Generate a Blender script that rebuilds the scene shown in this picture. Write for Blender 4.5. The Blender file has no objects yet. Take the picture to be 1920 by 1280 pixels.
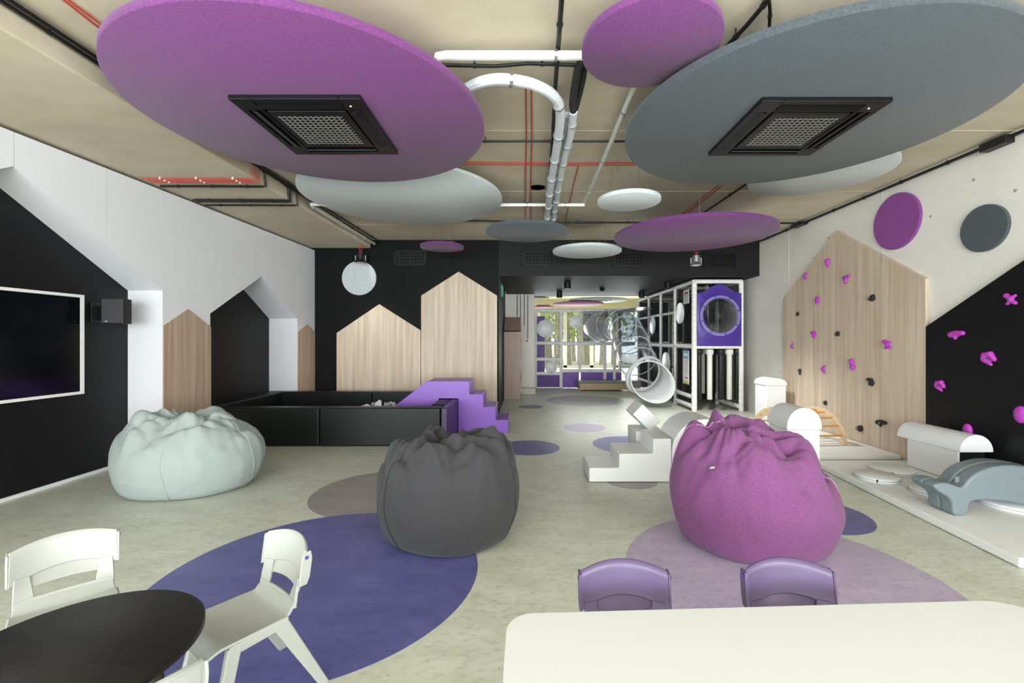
import bpy, bmesh, math, random
from mathutils import Vector, Matrix, noise
PI=math.pi
random.seed(7)
S=bpy.context.scene; COL=S.collection
F=830.0; CX=985.0; CY=637.0; HC=1.5
# ---------------------------------------------------------------- camera, world, light, exposure
cam=bpy.data.cameras.new('camera'); co=bpy.data.objects.new('camera',cam); COL.objects.link(co)
co.location=(0,0,HC); co.rotation_euler=(PI/2,0,0)
cam.sensor_width=36; cam.lens=F*36/1920; cam.shift_x=(960-CX)/1920; cam.shift_y=(CY-640)/1920
cam.clip_start=0.05; cam.clip_end=200
S.camera=co
w=bpy.data.worlds.new('sky'); S.world=w; w.use_nodes=True
bg=w.node_tree.nodes['Background']; bg.inputs[0].default_value=(.93,.97,1,1); bg.inputs[1].default_value=1.5
def area(name,loc,rot,sx,sy,p,col=(1,1,1)):
    l=bpy.data.lights.new(name,'AREA'); l.shape='RECTANGLE'; l.size=sx; l.size_y=sy; l.energy=p; l.color=col
    o=bpy.data.objects.new(name,l); COL.objects.link(o); o.location=loc; o.rotation_euler=rot; return o
# daylight entering through the window wall behind the camera and the windows at the far end
area('window_daylight',(0.1,-8.6,1.7),(PI/2+.05,0,0),8.8,2.9,950,(.89,.945,1))
area('added_side_fill',(-4.35,-3.9,1.7),(0,-PI/2+.05,0),2.4,6.0,400,(.89,.945,1))  # fill light added inside the solid side wall, no window here
area('added_side_fill',(4.45,-3.9,1.7),(0,PI/2-.05,0),2.4,6.0,400,(.89,.945,1))  # matching added fill on the right, also without a window
area('far_window_daylight',(3.0,23.6,1.35),(-PI/2+.12,0,0),9,2.3,520,(.95,.98,1))
def spot(name,loc,p,size=1.9):
    l=bpy.data.lights.new(name,'SPOT'); l.energy=p; l.spot_size=size; l.spot_blend=.9; l.shadow_soft_size=.08
    o=bpy.data.objects.new(name,l); COL.objects.link(o); o.location=loc; return o
S.view_settings.view_transform='Standard'; S.view_settings.look='None'
S.view_settings.exposure=0.48; S.view_settings.gamma=1; S.view_settings.use_curve_mapping=False

# ---------------------------------------------------------------- helpers
def fl(x,y,z=0.0):
    Z=F*(HC-z)/(y-CY); return Vector(((x-CX)/F*Z,Z,z))
def at(x,y,Y): return Vector(((x-CX)/F*Y,Y,HC+(CY-y)/F*Y))
def wx(x,y,X):
    Y=F*X/(x-CX); return Vector((X,Y,HC+(CY-y)/F*Y))
def lin(c):
    if isinstance(c,str):
        c=[int(c[i:i+2],16)/255 for i in (0,2,4)]
    return tuple((v/12.92 if v<=.04045 else ((v+.055)/1.055)**2.4) for v in c)+(1,)
def wloc(o):
    v=Vector((0,0,0))
    while o is not None: v+=o.location; o=o.parent
    return v
class MB:
    def __init__(s): s.v=[]; s.f=[]
    def add(s,vs,fs):
        n=len(s.v); s.v+= [Vector(v) for v in vs]; s.f+=[tuple(i+n for i in f) for f in fs]; return s
    def box(s,x0,y0,z0,x1,y1,z1):
        if x0>x1:x0,x1=x1,x0
        if y0>y1:y0,y1=y1,y0
        if z0>z1:z0,z1=z1,z0
        return s.add([(x0,y0,z0),(x1,y0,z0),(x1,y1,z0),(x0,y1,z0),(x0,y0,z1),(x1,y0,z1),(x1,y1,z1),(x0,y1,z1)],
            [(3,2,1,0),(4,5,6,7),(0,1,5,4),(1,2,6,5),(2,3,7,6),(3,0,4,7)])
    def bar(s,a,b,w,h,up=(0,0,1)):
        a=Vector(a);b=Vector(b);d=(b-a).normalized();u=Vector(up)
        x=d.cross(u)
        if x.length<1e-4: x=d.cross(Vector((1,0,0)))
        x.normalize(); y=x.cross(d).normalized()
        vs=[p+x*(i*w/2)+y*(j*h/2) for p in (a,b) for i,j in ((-1,-1),(1,-1),(1,1),(-1,1))]
        return s.add(vs,[(0,1,2,3),(7,6,5,4),(0,4,5,1),(1,5,6,2),(2,6,7,3),(3,7,4,0)])
    def prism(s,pts,fn,d0,d1):
        """pts: 2D outline; fn(u,v,d)->3D"""
        n=len(pts)
        vs=[fn(u,v,d0) for u,v in pts]+[fn(u,v,d1) for u,v in pts]
        fs=[tuple(range(n))[::-1],tuple(range(n,2*n))]+[(i,(i+1)%n,n+(i+1)%n,n+i) for i in range(n)]
        return s.add(vs,fs)
    def tube(s,pts,r,n=10,cap=True):
        pts=[Vector(p) for p in pts]; m=len(pts); rr=r if isinstance(r,(list,tuple)) else [r]*m
        up=None; rings=[]
        for i,p in enumerate(pts):
            t=(pts[min(i+1,m-1)]-pts[max(i-1,0)]).normalized()
            if up is None:
                up=t.cross(Vector((0,0,1)))
                if up.length<1e-3: up=t.cross(Vector((1,0,0)))
            else: up=up-t*up.dot(t)
            up.normalize(); b=t.cross(up)
            rings.append([p+(up*math.cos(2*PI*k/n)+b*math.sin(2*PI*k/n))*rr[i] for k in range(n)])
        vs=[v for r_ in rings for v in r_]
        fs=[(i*n+k,i*n+(k+1)%n,(i+1)*n+(k+1)%n,(i+1)*n+k) for i in range(m-1) for k in range(n)]
        if cap: fs+=[tuple(range(n))[::-1],tuple((m-1)*n+k for k in range(n))]
        return s.add(vs,fs)
    def cyl(s,a,b,r,n=24,r2=None): return s.tube([a,b],[r,r if r2 is None else r2],n)
    def lathe(s,prof,c=(0,0,0),n=48,axis='z'):
        c=Vector(c); vs=[]
        for r,h in prof:
            for k in range(n):
                a=2*PI*k/n
                if axis=='z': p=Vector((r*math.cos(a),r*math.sin(a),h))
                elif axis=='x': p=Vector((h,r*math.cos(a),r*math.sin(a)))
                else: p=Vector((r*math.cos(a),h,-r*math.sin(a)))
                vs.append(c+p)
        m=len(prof)
        fs=[(i*n+k,i*n+(k+1)%n,(i+1)*n+(k+1)%n,(i+1)*n+k) for i in range(m-1) for k in range(n)]
        fs+=[tuple(range(n))[::-1],tuple((m-1)*n+k for k in range(n))]
        return s.add(vs,fs)
    def torus(s,c,R,r,ax=(0,0,1),n=48,m=8):
        c=Vector(c);ax=Vector(ax).normalized();u=ax.cross(Vector((0,0,1)))
        if u.length<1e-3:u=Vector((1,0,0))
        u.normalize();v=ax.cross(u);vs=[];fs=[]
        for i in range(n):
            a=2*PI*i/n;d=u*math.cos(a)+v*math.sin(a)
            for j in range(m):
                b=2*PI*j/m;vs.append(c+d*(R+r*math.cos(b))+ax*(r*math.sin(b)))
        for i in range(n):
            for j in range(m):
                fs.append((i*m+j,((i+1)%n)*m+j,((i+1)%n)*m+(j+1)%m,i*m+(j+1)%m))
        return s.add(vs,fs)
    def ell(s,c,rx,ry,rz,n=16,m=10):
        c=Vector(c);vs=[c+Vector((0,0,-rz))]
        for i in range(1,m):
            a=-PI/2+PI*i/m
            for k in range(n):
                b=2*PI*k/n;vs.append(c+Vector((rx*math.cos(a)*math.cos(b),ry*math.cos(a)*math.sin(b),rz*math.sin(a))))
        vs.append(c+Vector((0,0,rz)));fs=[]
        for k in range(n): fs.append((0,1+(k+1)%n,1+k))
        for i in range(m-2):
            for k in range(n):
                fs.append((1+i*n+k,1+i*n+(k+1)%n,1+(i+1)*n+(k+1)%n,1+(i+1)*n+k))
        L=len(vs)-1
        for k in range(n): fs.append((L,1+(m-2)*n+k,1+(m-2)*n+(k+1)%n))
        return s.add(vs,fs)
    def sheet(s,fn,nu,nv,t,u0=0,u1=1,v0=0,v1=1):
        """thick sheet following fn(u,v)"""
        P=[[Vector(fn(u0+(u1-u0)*i/nu,v0+(v1-v0)*j/nv)) for j in range(nv+1)] for i in range(nu+1)]
        A=[];B=[]
        for i in range(nu+1):
            for j in range(nv+1):
                du=P[min(i+1,nu)][j]-P[max(i-1,0)][j]; dv=P[i][min(j+1,nv)]-P[i][max(j-1,0)]
                n=du.cross(dv).normalized()
                A.append(P[i][j]+n*t/2);B.append(P[i][j]-n*t/2)
        W=nv+1;N=len(A);fs=[]
        for i in range(nu):
            for j in range(nv):
                a=i*W+j;fs.append((a,a+W,a+W+1,a+1));fs.append((N+a,N+a+1,N+a+W+1,N+a+W))
        for i in range(nu):
            a=i*W;fs.append((a,N+a,N+a+W,a+W));a=i*W+nv;fs.append((a,a+W,N+a+W,N+a))
        for j in range(nv):
            a=j;fs.append((a,a+1,N+a+1,N+a));a=nu*W+j;fs.append((a,N+a,N+a+1,a+1))
        return s.add(A+B,fs)
    def build(s,name,m,parent=None,smooth=True,bevel=0,seg=2,angle=35,kind=None,label=None,origin=None):
        me=bpy.data.meshes.new(name)
        if origin is None:
            if parent is not None: origin=wloc(parent)
            else:
                xs=[v.x for v in s.v];ys=[v.y for v in s.v];zs=[v.z for v in s.v]
                origin=Vector(((min(xs)+max(xs))/2,(min(ys)+max(ys))/2,min(zs)))
        origin=Vector(origin)
        me.from_pydata([v-origin for v in s.v],[],s.f)
        bm=bmesh.new();bm.from_mesh(me);bmesh.ops.recalc_face_normals(bm,faces=bm.faces);bm.to_mesh(me);bm.free()
        if m: me.materials.append(m)
        o=bpy.data.objects.new(name,me);COL.objects.link(o)
        if smooth:
            me.polygons.foreach_set('use_smooth',[True]*len(me.polygons))
            me.set_sharp_from_angle(angle=math.radians(angle))
        if parent is not None:
            o.parent=parent; o.location=origin-wloc(parent)
        else: o.location=origin
        if bevel:
            b=o.modifiers.new('bevel','BEVEL');b.width=bevel;b.segments=seg;b.limit_method='ANGLE';b.angle_limit=math.radians(angle);b.harden_normals=True
        if kind: o['kind']=kind
        if label: o['label']=label
        return o
def partnode(name,parent,loc,label=None):
    o=bpy.data.objects.new(name,None);o.empty_display_size=.1;COL.objects.link(o);o.parent=parent;o.location=Vector(loc)-wloc(parent)
    if label:o['label']=label
    return o
def thing(name,label,cat,loc=(0,0,0),group=None,kind=None):
    o=bpy.data.objects.new(name,None);o.empty_display_size=.1;COL.objects.link(o);o.location=loc
    o['label']=label;o['category']=cat
    if group:o['group']=group
    return o
def tag(o,label,cat,group=None,kind=None):
    o['label']=label;o['category']=cat
    if group:o['group']=group
    if kind:o['kind']=kind
    return o
def struct(o): o['kind']='structure'; return o
def dup(root,loc,rotz=None,label=None):
    r=root.copy();COL.objects.link(r);r.location=loc
    if rotz is not None:r.rotation_euler=(0,0,rotz)
    if label:r['label']=label
    for ch in list(root.children):
        c=ch.copy();COL.objects.link(c);c.parent=r
        for g in list(ch.children):
            d=g.copy();COL.objects.link(d);d.parent=c
    return r

# ---------------------------------------------------------------- materials
def mat(name,col,rough=.5,metal=0,noise_amt=0,scale=8,stretch=(1,1,1),col2=None,bump=0,bscale=60,coat=0,sheen=0,detail=4,spec=.5,contrast=(.3,.7)):
    m=bpy.data.materials.new(name);m.use_nodes=True;nt=m.node_tree;N=nt.nodes;L=nt.links;b=N['Principled BSDF']
    c=lin(col);b.inputs['Base Color'].default_value=c;b.inputs['Roughness'].default_value=rough;b.inputs['Metallic'].default_value=metal
    b.inputs['Coat Weight'].default_value=coat;b.inputs['Sheen Weight'].default_value=sheen;b.inputs['Specular IOR Level'].default_value=spec
    tc=N.new('ShaderNodeTexCoord');mp=N.new('ShaderNodeMapping');mp.inputs['Scale'].default_value=stretch;L.new(tc.outputs['Object'],mp.inputs[0])
    m['_']=0
    if col2 is not None or noise_amt:
        nz=N.new('ShaderNodeTexNoise');nz.inputs['Scale'].default_value=scale;nz.inputs['Detail'].default_value=detail;nz.inputs['Roughness'].default_value=.6
        L.new(mp.outputs[0],nz.inputs['Vector'])
        cr=N.new('ShaderNodeValToRGB');L.new(nz.outputs[0],cr.inputs[0])
        cr.color_ramp.elements[0].position=contrast[0];cr.color_ramp.elements[1].position=contrast[1]
        c2=lin(col2) if col2 else tuple(min(1,x*(1+noise_amt)) for x in c[:3])+(1,)
        c1=c if col2 else tuple(x*(1-noise_amt) for x in c[:3])+(1,)
        cr.color_ramp.elements[0].color=c1;cr.color_ramp.elements[1].color=c2
        L.new(cr.outputs[0],b.inputs['Base Color'])
    if bump:
        n2=N.new('ShaderNodeTexNoise');n2.inputs['Scale'].default_value=bscale;n2.inputs['Detail'].default_value=3
        L.new(tc.outputs['Object'],n2.inputs['Vector'])
        bp=N.new('ShaderNodeBump');bp.inputs['Strength'].default_value=bump;bp.inputs['Distance'].default_value=.01
        L.new(n2.outputs[0],bp.inputs['Height']);L.new(bp.outputs[0],b.inputs['Normal'])
    return m
def mixmul(m,scale,stretch,lo,hi,pos=(.35,.65),detail=3):
    """multiply a second noise pattern on the base colour"""
    nt=m.node_tree;N=nt.nodes;L=nt.links;b=N['Principled BSDF']
    tc=N.new('ShaderNodeTexCoord');mp=N.new('ShaderNodeMapping');mp.inputs['Scale'].default_value=stretch;L.new(tc.outputs['Object'],mp.inputs[0])
    nz=N.new('ShaderNodeTexNoise');nz.inputs['Scale'].default_value=scale;nz.inputs['Detail'].default_value=detail;L.new(mp.outputs[0],nz.inputs['Vector'])
    cr=N.new('ShaderNodeValToRGB');L.new(nz.outputs[0],cr.inputs[0]);e=cr.color_ramp.elements
    e[0].position,e[1].position=pos;e[0].color=(lo if isinstance(lo,tuple) else (lo,)*3)+(1,);e[1].color=(hi if isinstance(hi,tuple) else (hi,)*3)+(1,)
    mx=N.new('ShaderNodeMix');mx.data_type='RGBA';mx.blend_type='MULTIPLY';mx.inputs[0].default_value=1
    src=b.inputs['Base Color']
    if src.is_linked: L.new(src.links[0].from_socket,mx.inputs[6])
    else: mx.inputs[6].default_value=src.default_value
    L.new(cr.outputs[0],mx.inputs[7]);L.new(mx.outputs[2],src)
    return m
def lino(name,c1,c2):
    m=mat(name,c1,.40,col2=c2,scale=3.0,stretch=(1,2.0,1),detail=8,contrast=(.35,.65))
    mixmul(m,16,(1,2.0,1),(.86,.86,.85),(1,1,1),(.36,.50),8)
    mixmul(m,38,(1,1.8,1),(.60,.61,.64),(1,1,1),(.315,.355),7)
    return m
M={}
M['floor']=lino('floor_linoleum','BFC3B3','CFD3C5')
M['f_blue']=lino('linoleum_blue','55568E','63649E')
M['f_far']=lino('linoleum_far_violet','8C8C9C','9A9AA8')
M['f_lilac']=lino('linoleum_lilac','A89DB6','B6ABC0')
M['f_grey']=lino('linoleum_grey','8F8A88','A09B98')
M['f_dark']=lino('linoleum_slate_violet','5E5E8C','6C6A9A')
M['conc']=mat('ceiling_concrete','C5BAA4',.8,col2='D2C8B3',scale=.8,stretch=(1,1.4,1),detail=8,bump=.12,bscale=12)
mixmul(M['conc'],3,(.8,1.6,1),(.94,.93,.91),(1.02,1.02,1.02))
mixmul(M['conc'],30,(1,1,1),(.82,.78,.74),(1,1,1),(.26,.33),5)
M['conc2']=mat('wall_concrete','DCD8CF',.8,col2='E6E3DC',scale=1.2,detail=8,bump=.1,bscale=15)
mixmul(M['conc2'],14,(1,1,1),(.78,.76,.74),(1,1,1),(.25,.31),5)
M['white']=mat('white_panel','E0E1E5',.45)
M['black']=mat('black_paint','0F0F12',.5,spec=.3)
M['blackw']=mat('black_back_wall','0F0F10',.6,spec=.15)
M['bulk']=mat('bulkhead_black','171718',.6,spec=.25)
M['tvb']=mat('tv_screen','05060C',.12)
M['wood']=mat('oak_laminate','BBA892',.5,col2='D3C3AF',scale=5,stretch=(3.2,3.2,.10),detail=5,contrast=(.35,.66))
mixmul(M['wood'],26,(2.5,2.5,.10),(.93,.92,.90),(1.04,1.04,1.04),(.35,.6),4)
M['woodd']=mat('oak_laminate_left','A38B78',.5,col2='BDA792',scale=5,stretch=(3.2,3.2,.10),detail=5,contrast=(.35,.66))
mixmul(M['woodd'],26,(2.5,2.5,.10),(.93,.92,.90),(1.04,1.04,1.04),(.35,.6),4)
M['woode']=mat('panel_edge','B5AE96',.6)
def felt(n,c): return mat(n,c,.95,noise_amt=.24,scale=55,detail=6,stretch=(1,1.9,1),bump=.15,bscale=140,sheen=.15,contrast=(.33,.67))
M['fp']=felt('purple_felt','67326B');M['fpw']=felt('purple_felt_wall','833C89');M['fg']=felt('slate_felt','454C51');M['fl']=felt('pale_grey_felt','C4CBCC');M['fpk']=felt('pink_felt','B278A0')
M['gr']=mat('grille_black','060606',.5,spec=.3);M['bl']=mat('black_metal','141414',.45);M['acb']=mat('ac_black_plastic','0B0B0D',.4,spec=.3)
M['acl']=mat('ac_grille_grey','77756E',.5)
M['pvc']=mat('white_pvc','E6E4DC',.4);M['pvcg']=mat('grey_pvc','C3C2B8',.45);M['ins']=mat('white_insulation','CBD0D4',.45,bump=.5,bscale=25)
M['insb']=mat('black_insulation','1C1C1C',.8,bump=.6,bscale=40)
M['red']=mat('red_cable','C4362C',.5);M['steel']=mat('galvanised_steel','A9ADB0',.35,metal=.9)
M['foamw']=mat('white_leatherette','E6E8E8',.42,bump=.06,bscale=9)
M['foamg']=mat('grey_leatherette','737F84',.45,bump=.05,bscale=9)
M['foamb']=mat('black_leatherette','0B100F',.45,spec=.35,bump=.10,bscale=7)
M['foamp']=mat('purple_leatherette','8759BC',.38,bump=.08,bscale=8)
M['foampd']=mat('dark_violet_leatherette','2E1D45',.38,bump=.08,bscale=8)
M['matw']=mat('mat_vinyl','ECEDEA',.5,bump=.08,bscale=6)
def fabric(n,c,c2,s=160): return mat(n,c,.92,col2=c2,scale=s,detail=3,bump=.3,bscale=260,sheen=.08,contrast=(.35,.65))
M['bagg']=fabric('pale_grey_fabric','94A09D','9EA8A6');M['bagd']=fabric('charcoal_fabric','2A2A2C','353437');M['bagp']=fabric('plum_fabric','643260','784774')
M['seamg']=mat('seam_grey','9CA5A3',.9);M['seamd']=mat('seam_dark','232224',.9);M['seamp']=mat('seam_plum','B07CA9',.9)
M['tagc']=mat('woven_tag','6E7078',.8)
M['chw']=mat('white_polypropylene','9B9E98',.38,bump=.04,bscale=300);M['chp']=mat('purple_polypropylene','4A3A5C',.36,bump=.04,bscale=300)
M['tabw']=mat('white_table_laminate','D0D3D3',.35);M['tabb']=mat('black_ash_table','100F0F',.45,col2='1A1918',scale=6,stretch=(1,9,1),detail=6,bump=.15,bscale=40)
M['leg']=mat('table_leg_metal','B8BABA',.35,metal=.6)
M['holdp']=mat('magenta_resin','B23BB0',.55,bump=.3,bscale=120);M['holdb']=mat('black_resin','1B1B1C',.6,bump=.3,bscale=120)
M['birch']=mat('birch_plywood','DCC09A',.5,col2='E6CFAE',scale=6,stretch=(1,1,6),detail=4);M['dowel']=mat('beech_dowel','C8935C',.5)
M['pad']=mat('white_padding','F0EFEB',.5,bump=.1,bscale=20);M['net']=mat('black_net','0E0E0E',.8)
M['purp']=mat('purple_plastic','4A3192',.3);M['purpanel']=mat('purple_panel','6B3FA0',.45);M['teal']=mat('teal_bolt','1F5A5C',.3)
M['greyp']=mat('grey_hdpe_panel','8D9197',.5);M['cabw']=mat('cabinet_wood','9C8677',.5,col2='AE988A',scale=6,stretch=(4,4,.15),detail=4)
M['bench']=mat('bench_tan','B3A17C',.6);M['disc']=mat('white_disc','D9DCDC',.35)
M['bark']=mat('tree_bark','D5CCC0',.9,col2='A89D8E',scale=8,stretch=(1,1,.3));M['leaf']=mat('tree_leaves','A9BA6E',.8,col2='DDE6AE',scale=1.5)
M['ground']=mat('outdoor_ground','D8D4C6',.9)
M['frame']=mat('window_frame_white','E4E2D8',.4);M['beige']=mat('far_ceiling_beige','BDB698',.8)
M['blue']=mat('print_blue','6FB7DD',.6);M['green']=mat('exit_green','35A070',.5);M['printr']=mat('print_red','CF3B4B',.6);M['printg']=mat('print_green','B6C83C',.6);M['printt']=mat('print_grey','9AA0A4',.6)
M['paper']=mat('paper_white','E8E8E6',.6)
def glass(name,tint,w,rough=.04):
    m=bpy.data.materials.new(name);m.use_nodes=True;nt=m.node_tree;N=nt.nodes;L=nt.links;N.remove(N['Principled BSDF'])
    o=N['Material Output'];t=N.new('ShaderNodeBsdfTransparent');t.inputs[0].default_value=tint+(1,)
    g=N.new('ShaderNodeBsdfGlossy');g.inputs['Roughness'].default_value=rough;g.inputs[0].default_value=(1,1,1,1)
    f=N.new('ShaderNodeLayerWeight');f.inputs[0].default_value=w
    mx=N.new('ShaderNodeMixShader');L.new(f.outputs['Facing'],mx.inputs[0]);L.new(t.outputs[0],mx.inputs[1]);L.new(g.outputs[0],mx.inputs[2]);L.new(mx.outputs[0],o.inputs[0]);return m
M['clear']=glass('clear_polycarbonate',(.74,.77,.80),.18,.28);M['pane']=glass('window_pane',(.96,.98,.97),.1,.02)
M['milk']=mat('ring_plastic','B9BEC2',.4)

# ---------------------------------------------------------------- the room
YB=9.0; XR=4.76; CH=HC+2.03; SOF=HC+1.85; Y0=-9.0; YF=24.0; BUL=2.80; YBE=13.1
def leftx(Y): return -4.42+(Y-5.39)*.0388
fz=lambda u,v,d:Vector((u,v,d))
floor=struct(MB().box(-5.2,Y0,-.12,9.5,YF+.2,0).build('floor',M['floor'],smooth=False,origin=(0,0,0)))
def circle(cx,cy,r,m,label,z=.0012):
    return MB().lathe([(r,-.004),(r,z)],(cx,cy,0),96).build('floor_circle',m,floor,label=label,smooth=False)
for a in [(-.866*1.5,1.892*1.5,.659*1.5,'f_blue','large blue inlaid circle beside the black round table',.0022),
          (-.919*1.5,2.917*1.5,.465*1.5,'f_grey','grey-brown inlaid circle behind the charcoal beanbag',.0012),
          (1.082*1.5,1.866*1.5,.642*1.5,'f_lilac','large lilac inlaid circle under the plum beanbag',.0012),
          (1.665*1.5,2.543*1.5,.278*1.5,'f_blue','blue inlaid circle beside the white mat',.0022),
          (.034*1.5,4.117*1.5,.286*1.5,'f_blue','blue inlaid circle behind the charcoal beanbag',.0012),
          (.675*1.5,5.061*1.5,.243*1.5,'f_lilac','pale lilac inlaid circle in the middle of the floor',.0012),
          (.081*1.5,6.627*1.5,.181*1.5,'f_dark','small dark inlaid circle near the wooden shelf',.0012),
          (1.05,15.9,1.9,'f_dark','',.0)]:
    if a[5]: circle(a[0],a[1],a[2],M[a[3]],a[4],a[5])
circle(1.48,11.0,.95,M['f_far'],'violet inlaid circle in front of the far play frame')
circle(1.52,6.35,.55,M['f_blue'],'blue inlaid circle behind the white foam steps')
circle(1.13,4.72,.27,M['f_grey'],'grey inlaid circle under the white foam steps')
# ceiling slab and side beam
ceil=struct(MB().box(-5.2,Y0,CH,5.2,YB,CH+.25).build('ceiling',M['conc'],smooth=False,origin=(0,0,CH)))
struct(MB().box(-5.2,Y0,SOF,-3.12,YB-.06,CH+.02).build('ceiling_beam',M['conc'],bevel=.015,origin=(0,0,SOF)))
# formwork board ridges on the slab
for y in (.8,2.55,4.3,6.05,7.8):
    MB().box(-3.12,y-.008,CH-.004,XR,y+.008,CH+.01).build('formwork_seam',M['conc'],ceil,smooth=False)
for x in (-1.3,1.1,3.3):
    MB().box(x-.006,Y0,CH-.003,x+.006,YB,CH+.01).build('formwork_seam',M['conc'],ceil,smooth=False)
# right wall
wr=struct(MB().box(XR,Y0,0,XR+.2,YB+4.3,CH+.2).build('wall_right',M['conc2'],smooth=False,origin=(XR,0,0)))
for y in (3.05,5.9,8.0):
    MB().box(XR-.004,y-.006,0,XR+.01,y+.006,CH).build('formwork_seam',M['conc2'],wr,smooth=False)
for y,z in [(8.3,.9),(8.3,2.3),(6.95,3.1),(5.2,2.95),(4.7,3.2),(7.3,2.85),(4.3,2.95)]:
    MB().lathe([(.012,-.003),(.018,.0)],(XR,y,z),12,'x').build('tie_hole',M['printt'],wr)
# back wall, bulkhead, corridor
bw=struct(MB().box(-5.2,YB,0,-.54,YB+.25,CH+.2).build('wall_back',M['blackw'],smooth=False,origin=(-2.5,YB,0)))
bh=struct(MB().box(-.54,YB,BUL,XR,YB+.25,CH+.2).box(-.54,YB+.25,BUL,XR,YBE,BUL+.2).build('bulkhead',M['bulk'],smooth=False,origin=(2,YB,BUL)))
struct(MB().box(-.75,YB+.25,0,-.54,11.9,BUL).build('wall_corridor',M['blackw'],smooth=False,origin=(-.6,10.5,0)))
struct(MB().box(-.75,12.6,0,.26,13.9,4.0).build('wall_column',M['conc2'],smooth=False,origin=(-.2,13,0)))
struct(MB().box(-.75,11.9,0,-.7,12.6,4).build('wall_corridor_end',M['conc2'],smooth=False))
struct(MB().box(-.9,YBE,CH+.15,9.5,YF+.2,CH+.35).build('ceiling_far',M['beige'],smooth=False))
struct(MB().box(-.9,YBE-.02,BUL,9.5,YBE+.1,CH+.3).build('wall_far_header',M['blackw'],smooth=False))
struct(MB().box(-.9,13.9,0,-.7,YF,4.0).build('wall_far_left',M['conc2'],smooth=False))
struct(MB().box(9.3,YB+4.3,0,9.5,YF,4.0).build('wall_far_right',M['conc2'],smooth=False))
struct(MB().box(XR,YB+4.2,0,9.5,YB+4.35,4.0).build('wall_far_return',M['conc2'],smooth=False))
# window wall behind the camera
wfm=MB()
wfm.box(-5.2,Y0-.2,0,5.0,Y0,.28).box(-5.2,Y0-.2,3.15,5.0,Y0,CH+.2).box(-5.2,Y0-.2,.3,-4.3,Y0,3.2).box(4.5,Y0-.2,.3,5.0,Y0,3.2)
struct(wfm.build('wall_front',M['white'],smooth=False))
# ---- left wall: panelled white face with house-shaped niches
N1=[(2.37,2.10),(3.88,3.02),(5.39,2.10)]      # (Y,z) roof of niche 1
N2=[(6.17,1.87),(7.30,2.55),(8.36,1.90)]
WT=SOF-.03
def nz(Y):
    for n in (N1,N2):
        for (a,za),(b,zb) in zip(n,n[1:]):
            if a<=Y<=b: return za+(zb-za)*(Y-a)/(b-a)
    return 0
wl=thing('wall_left','','wall',(-4.42,5.39,0)); del wl['label'],wl['category']; wl['kind']='structure'
seams=[Y0,-7,-5,-3,-1,1,2.37,3.88,4.70,5.39,6.17,6.75,7.30,8.36,YB]
def wface(Y,z,d): return Vector((leftx(Y)+d,Y,z))
for a,b in zip(seams,seams[1:]):
    g=.003; a2=a+g; b2=b-g; mid=(a+b)/2
    za,zb=(nz(a+1e-4),nz(b-1e-4)) if nz(mid)>0 else (0,0)
    MB().prism([(a2,za),(b2,zb),(b2,WT),(a2,WT)],wface,0,-.02).build('wall_panel',M['white'],wl,smooth=False)
# niche linings (reveals) with real thickness, backs, and core behind the panels
for n in (N1,N2):
    pts=[(n[0][0],0)]+n+[(n[2][0],0)]
    for (ya,za),(yb,zb) in zip(pts,pts[1:]):
        d=Vector((yb-ya,zb-za)).normalized(); nn=Vector((-d.y,d.x))*.03
        mb=MB(); q=[(ya,za),(yb,zb),(yb+nn.x,zb+nn.y),(ya+nn.x,za+nn.y)]
        vs=[wface(Y,z,-.004) for Y,z in q]+[Vector((-4.84,Y,z)) for Y,z in q]
        mb.add(vs,[(0,1,2,3),(7,6,5,4),(0,4,5,1),(1,5,6,2),(2,6,7,3),(3,7,4,0)]).build('niche_lining',M['white'],wl,smooth=False)
struct(MB().box(-5.2,Y0,0,-4.84,YB,CH).build('wall_left_backing',M['black'],smooth=False,origin=(-4.84,4,0)))
struct(MB().box(-4.84,2.40,0,-4.825,5.36,.035).build('baseboard_left',M['white'],smooth=False))
# window wall at the far end: floor-to-ceiling panes between white posts
def window(i,x0,x1):
    w_=thing('window_%d'%i,'','w',((x0+x1)/2,YF,0)); del w_['label'],w_['category']; w_['kind']='structure'
    z1=3.12
    MB().box(x0,YF-.06,0,x0+.09,YF+.06,z1).box(x1-.09,YF-.06,0,x1,YF+.06,z1).box(x0,YF-.06,z1-.12,x1,YF+.06,z1).box(x0,YF-.06,0,x1,YF+.06,.12).build('window_frame',M['frame'],w_,smooth=False)
    MB().box(x0+.09,YF-.01,.12,x1-.09,YF+.01,z1-.12).build('pane',M['pane'],w_,smooth=False)
for i in range(7): window(i+1,-.7+i*1.43,-.7+(i+1)*1.43)
struct(MB().box(-.9,YF-.1,3.12,9.5,YF+.1,CH+.3).build('wall_far_window_header',M['beige'],smooth=False))
struct(MB().box(-12,YF+.3,-.3,25,50,-.15).build('ground_outside',M['ground'],smooth=False))

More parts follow.
